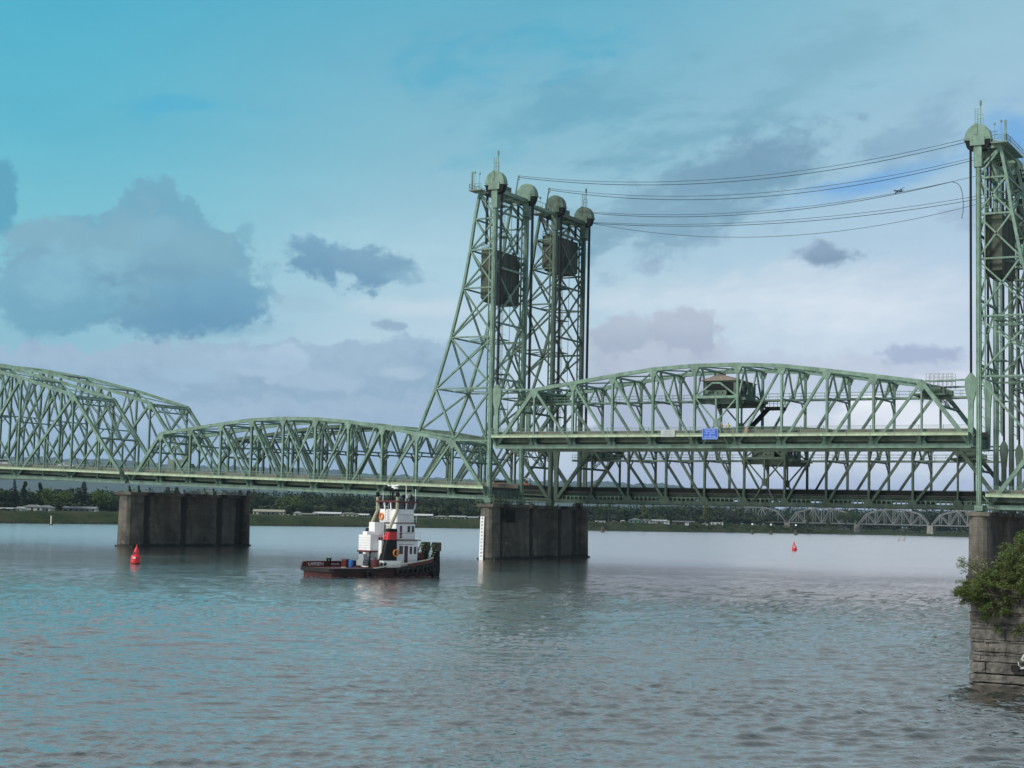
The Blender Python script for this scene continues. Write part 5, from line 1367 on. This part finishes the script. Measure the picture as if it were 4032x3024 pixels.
# ------------------------------------------------------------------ ruined masonry footing with shrub, right foreground
STONE = mat('old_concrete', (.135,.127,.112), .95, var=.6, scale=2.4, bump=1., bscale=12, streak=.8)
def footing():
    T = thing('masonry_footing', 'old layered concrete footing with graffiti in the near water, under the bush', 'ruined footing', (121.4,-166.2,0))
    rd = random.Random(4); MB().box((.35,.35,-2),(13,16,4.5)).build('core', mat('dark_core', (.035,.03,.025), .95), T)
    z = -1.2; hs = [1.35,.42,.56,.3,.16,.46,.12,.5,.2,.1,.38,.14,.3,.44,.2,.42,.45,.5,.4]
    for i, h in enumerate(hs):
        if z > 4.55: break
        k = MB(); x = rd.uniform(0,.1)+(0 if i > 1 else -.06); xs = x; out = -.12 if i == 1 else rd.uniform(0,.1); h2 = h-rd.uniform(.0,.035)
        while x < 12.8:
            L = rd.uniform(.45,1.9) if i > 1 else rd.uniform(3,5); yj = out+rd.uniform(-.04,.07)
            if not (i == 2 and 1.9 < x < 2.6) or True:
                hole = (i == 2 and 1.6 < x < 3.)
                z0_, z1_ = z, z+h2*rd.uniform(.9,1.03)
                N = 5; vs = []
                x1_ = x+L-.02-(.45 if hole else 0)
                # a rough block: subdivided front with noise
                nu, nv = max(4,int(L/.2)), 4
                o = len(k.v)
                for a_ in range(nu+1):
                    for c_ in range(nv+1):
                        px_ = x+(x1_-x)*a_/nu; pz_ = z0_+(z1_-z0_)*c_/nv; nn_ = noise.noise(V((px_*1.7,pz_*3,i*3.1)))*.07+noise.noise(V((px_*6,pz_*7,i)))*.035
                        e_ = .015 if a_ in (0,nu) or c_ in (0,nv) else 0
                        k.v.append((px_+noise.noise(V((pz_*5,i,a_*.3)))*.03, yj+nn_+e_, pz_+noise.noise(V((px_*2,i,7)))*.03))
                for a_ in range(nu):
                    for c_ in range(nv): k.f.append((o+a_*(nv+1)+c_, o+(a_+1)*(nv+1)+c_, o+(a_+1)*(nv+1)+c_+1, o+a_*(nv+1)+c_+1))
                k.box((x+.03,yj+.07,z0_+.03),(x1_-.03,3.0,z1_-.04))
                if x == xs:
                    o = len(k.v); nd = 60     # the left side of the course, running away from the bank
                    for a_ in range(nd+1):
                        for c_ in range(3):
                            yy = yj+.03+15.8*a_/nd; pz_ = z0_+(z1_-z0_)*c_/2; k.v.append((x-.01+noise.noise(V((yy*1.3,pz_*3,i)))*.08+(.04 if c_ != 1 else 0), yy, pz_))
                    for a_ in range(nd):
                        for c_ in range(2): k.f.append((o+a_*3+c_, o+(a_+1)*3+c_, o+(a_+1)*3+c_+1, o+a_*3+c_+1))
                    k.box((x+.05,yj+.2,z0_+.02),(x+.6,15.9,z1_-.02))
            x += L
        k.build('stone_course', STONE, T); z += h
    k = MB(); k.box((2.02,-.2,.72),(2.4,.3,1.02)); k.build('drain_hole', BLACK, T)
    GW = mat('graffiti_white', (.5,.52,.5), .8); GR_ = mat('graffiti_red', (.16,.02,.03), .8)
    def stroke(pts, w_, m):
        k = MB(); 
        for a_, c_ in zip(pts, pts[1:]): k.beam((a_[0],-.1,a_[1]),(c_[0],-.1,c_[1]),.03,w_)
        k.build('graffiti', m, T)
    stroke([(3.1,1.75),(2.85,1.7),(2.62,1.55),(2.5,1.3),(2.72,1.28),(2.8,1.42)], .07, GW)
    stroke([(2.42,1.02),(2.4,.9),(2.7,.95),(3.0,.86),(3.4,.7)], .09, GW); stroke([(2.36,1.2),(2.38,.95)], .05, GW)
    stroke([(2.85,1.15),(3.05,1.05),(3.3,1.1),(3.1,1.3)], .1, GR_); stroke([(3.0,.95),(3.3,1.6),(3.7,1.7),(3.8,1.1)], .07, GW)
footing()
LEAFM = fol('shrub_leaves', (.115,.15,.05), 2.6); LEAFP = fol('pale_shrub_leaves', (.17,.19,.09), 2.2)
def shrub(label, nm, m, pads, loc, per=130, ls=.052):
    T = thing(nm, label, 'shrub', loc); rd = random.Random(12)
    k = MB()
    for c, r0 in pads[::3]: k.tube([(2.6,1.2,-1.6 if nm != 'pale_shrub' else -.6), ((c.x+2.6)/2,c.y*.5+.5,c.z*.4-.3), tuple(c)], .05, 5, .012)
    k.build('branch', BARK, T)
    k = MB()
    for c, r0 in pads:
        ax = V((rd.uniform(-1,1),rd.uniform(-1,1),rd.uniform(-.25,.12))).normalized(); up = V((rd.uniform(-.25,.25),rd.uniform(-.25,.25),1)).normalized(); sd = up.cross(ax).normalized()
        for _ in range(per):
            u_1 = rd.uniform(-1,1); v_1 = rd.uniform(-1,1)*(1-abs(u_1)*.5)
            p = c+ax*u_1*r0+sd*v_1*r0*.75+up*(rd.gauss(0,.07)-.22*r0*(u_1*u_1+v_1*v_1))
            d = (ax*u_1+sd*v_1+V((rd.gauss(0,.5),rd.gauss(0,.5),rd.gauss(0,.3)))).normalized(); s_ = d.cross(up+V((rd.gauss(0,.5),rd.gauss(0,.5),0))).normalized()
            L = ls*rd.uniform(.7,1.5); o = len(k.v)
            k.v += [tuple(p-d*L), tuple(p+s_*L*.36), tuple(p+d*L), tuple(p-s_*L*.36)]; k.f.append((o,o+1,o+2,o+3))
    k.build('foliage', m, T)
rd = random.Random(2); pads = []
for _ in range(1500):
    x = rd.uniform(-1.15, 8.); y = rd.uniform(-1.6, 3.6)
    top = 4.9+min(1.,max(0,(x+.9)/1.3))*.75+min(1,max(0,(x-.25)/1.2))*1.75+noise.noise(V((x*1.1,y,3)))*.35; bot = 4.25-min(1,max(0,(x+.4)/.9))*1.5+noise.noise(V((x*1.4,y,9)))*.45-.25
    if x > 3: top += .5
    z = rd.uniform(bot, top)
    t = (z-bot)/(top-bot); yl = -1.5*math.sin(math.pi*min(1,max(0,t))*.95+.1)
    if y < yl: continue
    pads.append((V((x,y,z-4.6)), rd.uniform(.2,.48)))
LEAFN = 150
shrub('dense green layered shrub overhanging the old footing at the right edge', 'green_shrub', LEAFM, pads, (122.05,-166.,4.6))
pads = [(V((rd.uniform(-.9,2.2), rd.uniform(0,1.4), rd.uniform(.7,1.45) if False else .75+rd.uniform(0,.75))), rd.uniform(.1,.22)) for _ in range(46)]
shrub('pale wispy bush sprouting on top of the left end of the green shrub', 'pale_shrub', LEAFP, pads, (121.4,-165.4,4.6), 34, .06)

# ------------------------------------------------------------------ traffic and people on the bridges
def wheel(T, x, y, r):
    w_ = MB().lathe([(r,-.1),(r,.1)], (x,y,r), 14, 'y').build('wheel', RUBBER, T); MB().lathe([(r*.55,-.12),(r*.55,.12)], (x,y,r), 10, 'y').build('rim', GREYM, w_)
def car(label, p, m, suv=False, nm='car', rz=0.):
    T = thing(nm, label, 'car', p, rz, 'vehicles on the bridges'); h = 1.75 if suv else 1.42
    k = MB(); k.prism([(-2.3,.35),(2.3,.35),(2.35,.75),(2.2,.98),(1.1,1.05),(-2.2,1.08),(-2.35,.8)], -.9, .9); k.build('body', m, T, bevel=.06)
    k = MB(); k.prism([(-2.1 if suv else -1.6,1.05),(1.15,1.05),(.45,h-.08),(-1.8 if suv else -1.0,h-.08)], -.78, .78); k.build('windows', GLASS, T)
    k = MB(); k.prism([(-1.85 if suv else -1.05,h-.1),(.5,h-.1),(.35,h),(-1.75 if suv else -.9,h)], -.8, .8)
    for x in (-.55,): k.box((x-.06,-.8,1.05),(x+.06,.8,h-.05))
    k.build('roof', m, T)
    for x in (-1.45,1.45):
        for y in (-.85,.85): wheel(T, x, y, .33)
    return T
def dk(f, x): return f(x)+1.86
CW = mat('car_white', (.7,.72,.72), .25, var=.03); CD = mat('car_dark', (.02,.022,.028), .25); CR_ = mat('car_grey', (.2,.22,.23), .3)
def deckB(x): return dk(zB_, x)
car('white SUV on the near tall span at the left edge', (-121.5,2.6,deckB(-121.5)), CW, True)
car('white car right of the white SUV on the tall span', (-103.,3.,deckB(-103.)), CW)
car('dark car on the far bridge deck at left, above the conifer', (-133.,27.,deckB(-133.)), CD, True)
car('grey car on the far bridge between the two white ones at left', (-118.,27.,deckB(-118.)), CR_)
def truck(label, p, cab, box, L=6.):
    T = thing('truck', label, 'truck', p, 0, 'vehicles on the bridges')
    MB().box((-L/2,-1.2,.95),(L/2-1.9,1.2,3.4)).build('cargo_box', box, T); MB().prism([(L/2-1.8,.6),(L/2+.1,.6),(L/2+.1,1.6),(L/2-.5,2.6),(L/2-1.8,2.6)], -1.1, 1.1).build('cab', cab, T, bevel=.05)
    MB().prism([(L/2-.43,1.65),(L/2+.12,1.6),(L/2-.42,2.5),(L/2-.5,2.5)], -1., 1.).build('windscreen', GLASS, T)
    MB().box((-L/2,-1.,.6),(L/2-.2,1.,.93)).build('chassis', DARKST, T)
    for x in (-L/2+1., L/2-.9):
        for y in (-1.,1.): wheel(T, x, y, .48)
truck('box truck with a pale teal top on the far bridge, above the grey pier', (-93.,27.,deckB(-93.)), mat('teal_cab', (.3,.42,.4), .4), mat('teal_box', (.25,.32,.29), .5))
def cart(label, p):
    T = thing('utility_vehicle', label, 'work vehicle', p, 0, 'vehicles on the bridges')
    MB().prism([(-1.3,.45),(1.3,.45),(1.35,.9),(.6,1.15),(-1.3,1.1)], -.75, .75).build('body', mat('rust_orange', (.30,.09,.05), .5), T, bevel=.05)
    MB().prism([(-.9,2.0),(1.0,2.0),(.8,2.15),(-.9,2.15)], -.75, .75).build('canopy', mat('cream_canopy', (.5,.47,.38), .5), T)
    k = MB()
    for x, y in ((-.85,-.7),(-.85,.7),(.85,-.7),(.85,.7)): k.beam((x,y,1.1),(x*.95,y,2.0),.07,.07)
    k.beam((-.85,-.7,1.6),(.85,-.7,1.6),.06,.06); k.build('canopy_frame', DARKST, T)
    MB().box((-.7,-.6,1.1),(.3,.6,1.6)).build('load', mat('cream_load', (.42,.36,.26), .6), T)
    for x in (-.85,.85):
        for y in (-.7,.7): wheel(T, x, y, .33)
cart('small orange work vehicle with a cream canopy behind the left tower on the far bridge', (-7.6,27.4,dk(zA,-7.6)))
T = thing('flat_trailer', 'low orange and black trailer left of the small orange work vehicle', 'trailer', (-14.3,27.4,dk(zA,-14)), 0, 'vehicles on the bridges')
MB().prism([(-3,.6),(3,.6),(3,.9),(1.2,1.1),(-.5,1.25),(-3,.95)], -1.1, 1.1).build('bed', mat('bed_orange', (.34,.2,.13), .6), T); MB().box((.2,-.8,1.15),(2.6,.8,1.5)).build('load', DARKST, T)
for x in (-1.9,1.9):
    for y in (-1.,1.): wheel(T, x, y, .4)
def person(label, p, rz, vest):
    T = thing('person', label, 'person', p, rz, 'workers on the raised span')
    me = bpy.data.meshes.new('body'); J = {'pel':(0,0,.95),'sp':(0,0,1.2),'ch':(0,0,1.4),'nk':(0,0,1.53),'hd':(0,.01,1.64),'ht':(0,.01,1.74),
        'hl':(-.1,0,.9),'kl':(-.12,.03,.5),'al':(-.12,0,.09),'tl':(-.12,.16,.05),'hr':(.1,0,.9),'kr':(.12,.03,.5),'ar':(.12,0,.09),'tr':(.12,.16,.05),
        'sl':(-.19,0,1.43),'el':(-.26,.02,1.15),'wl':(-.24,.16,.96),'fl':(-.23,.22,.92),'sr':(.19,0,1.43),'er':(.3,.05,1.2),'wr':(.24,.26,1.15),'fr':(.22,.32,1.15)}
    ks = list(J); E_ = [('pel','sp'),('sp','ch'),('ch','nk'),('nk','hd'),('hd','ht'),('pel','hl'),('hl','kl'),('kl','al'),('al','tl'),('pel','hr'),('hr','kr'),('kr','ar'),('ar','tr'),('ch','sl'),('sl','el'),('el','wl'),('wl','fl'),('ch','sr'),('sr','er'),('er','wr'),('wr','fr')]
    me.from_pydata([J[q] for q in ks], [(ks.index(a_), ks.index(c_)) for a_, c_ in E_], [])
    o = bpy.data.objects.new('body', me); COL.objects.link(o); o.parent = T; me.materials.append(mat('work_clothes', (.05,.06,.09), .8))
    sk = o.modifiers.new('skin', 'SKIN'); sb = o.modifiers.new('sub', 'SUBSURF'); sb.levels = 1; sb.render_levels = 1
    rad = {'pel':.14,'sp':.14,'ch':.16,'nk':.055,'hd':.1,'ht':.07,'h':.1,'k':.065,'a':.05,'t':.045,'s':.065,'e':.045,'w':.035,'f':.035}
    for i, q in enumerate(ks):
        r1 = rad.get(q, rad.get(q[0], .05)); me.skin_vertices[0].data[i].radius = (r1, r1)
    me.skin_vertices[0].data[0].use_root = True
    k = MB(); k.lathe([(.17,.98),(.19,1.15),(.215,1.38),(.17,1.5),(.07,1.54)], n=14); v_ = k.build('vest', vest, T); v_.scale = (1.12,.82,1)
    k = MB(); k.lathe([(.14,1.69),(.13,1.76),(.08,1.83),(.02,1.85)], (0,.01,0), 14); k.build('helmet', mat('helmet', (.65,.6,.5), .4), T)
dz = 10.85+LIFT+1.86
person('worker in a yellow vest right of the blue sign on the raised span', (45.0,.2-1.0,dz+.12), .5, YEL)
person('worker in an orange vest beside a dark case on the raised span', (43.9,-.9,dz+.12), 1.2, ORANGE)
T = thing('traffic_drum', 'pinkish orange traffic drum on the raised span, below the machinery house stairs', 'traffic drum', (48.2,-.9,dz+.12))
MB().lathe([(.3,0),(.28,.35),(.28,.5),(.24,.95),(.18,1.)], n=16).build('drum', mat('faded_orange', (.6,.28,.2), .6), T); MB().lathe([(.275,.5),(.262,.68)], (0,0,.0), 16).build('stripe', WHITE, T)

# ------------------------------------------------------------------ airliner
d = (f_*6298.93 + r_*(3536-2016) - u_*(752-1512)).normalized()
P = CAM + d*2050
PL_ = thing('airplane', 'small dark jet in the blue gap behind the cables, banking toward the left', 'airplane', P)
hv = (-RIGHT*.80 - FWD*.55 + V((0,0,-.06))).normalized(); side = hv.cross(V((0,0,1))).normalized(); up = side.cross(hv)
bk = R(-22); s2 = side*math.cos(bk)+up*math.sin(bk); u2 = -side*math.sin(bk)+up*math.cos(bk)
PL_.matrix_world = Matrix(((hv.x,-s2.x,u2.x,P.x),(hv.y,-s2.y,u2.y,P.y),(hv.z,-s2.z,u2.z,P.z),(0,0,0,1)))@Matrix.Scale(.56,4)
AM = mat('airliner_paint', (.10,.12,.15), .4)
MB().lathe([(.2,15),(.9,13.8),(1.6,11.5),(1.75,8),(1.75,-7),(1.2,-11),(.35,-15)], n=16, ax='x').build('fuselage', AM, PL_, smooth=True)
for sy in (1,-1):
    MB().add([(3,0,-.6),(-2.5,0,-.6),(-6,sy*15,.9),(-4.5,sy*15,.9),(3,0,-.1),(-2.5,0,-.2),(-6,sy*15,1.1),(-4.5,sy*15,1.1)], [(0,1,2,3),(7,6,5,4),(0,3,7,4),(1,0,4,5),(2,1,5,6),(3,2,6,7)]) if False else None
    k = MB(); k.add([(3,0,-.7),(-2.5,0,-.7),(-6,sy*15,.8),(-4.4,sy*15,.8),(3,0,-.1),(-2.5,0,-.2),(-6,sy*15,1.05),(-4.4,sy*15,1.05)], [(0,1,2,3),(7,6,5,4),(0,3,7,4),(1,0,4,5),(2,1,5,6),(3,2,6,7)]); k.build('wing', AM, PL_)
    k = MB(); k.add([(-11,0,.6),(-14,0,.6),(-15.5,sy*5.5,1.),(-14.3,sy*5.5,1.),(-11,0,.9),(-14,0,.9),(-15.5,sy*5.5,1.15),(-14.3,sy*5.5,1.15)], [(0,1,2,3),(7,6,5,4),(0,3,7,4),(1,0,4,5),(2,1,5,6),(3,2,6,7)]); k.build('tailplane', AM, PL_)
    MB().lathe([(.8,2.2),(1.,1.2),(.9,-1.),(.5,-2.2)], (2.2,sy*5.2,-1.5), 12, 'x').build('engine', AM, PL_)
k = MB(); k.prism([(-9.5,1.2),(-14.2,1.0),(-16,6.6),(-14.2,6.6)], -.2, .2); k.build('tail_fin', AM, PL_)

# ------------------------------------------------------------------ air
hz = MB().box((CAM.x-12500,CAM.y-4500,-8),(CAM.x+9000,CAM.y+12800,CAM.z+445))
hm = bpy.data.materials.new('haze'); hm.use_nodes = True; t = hm.node_tree; t.nodes.remove(t.nodes['Principled BSDF'])
pv_ = t.nodes.new('ShaderNodeVolumePrincipled'); pv_.inputs['Color'].default_value = (.62,.82,1.,1); pv_.inputs['Density'].default_value = HD_; pv_.inputs['Anisotropy'].default_value = .2
t.links.new(pv_.outputs[0], t.nodes['Material Output'].inputs['Volume'])
ho = hz.build('haze', hm); ho['kind'] = 'stuff'; ho['label'] = 'faint blue air between the river and the far hills'
S.cycles.volume_bounces = 0
S.cycles.max_bounces = 8
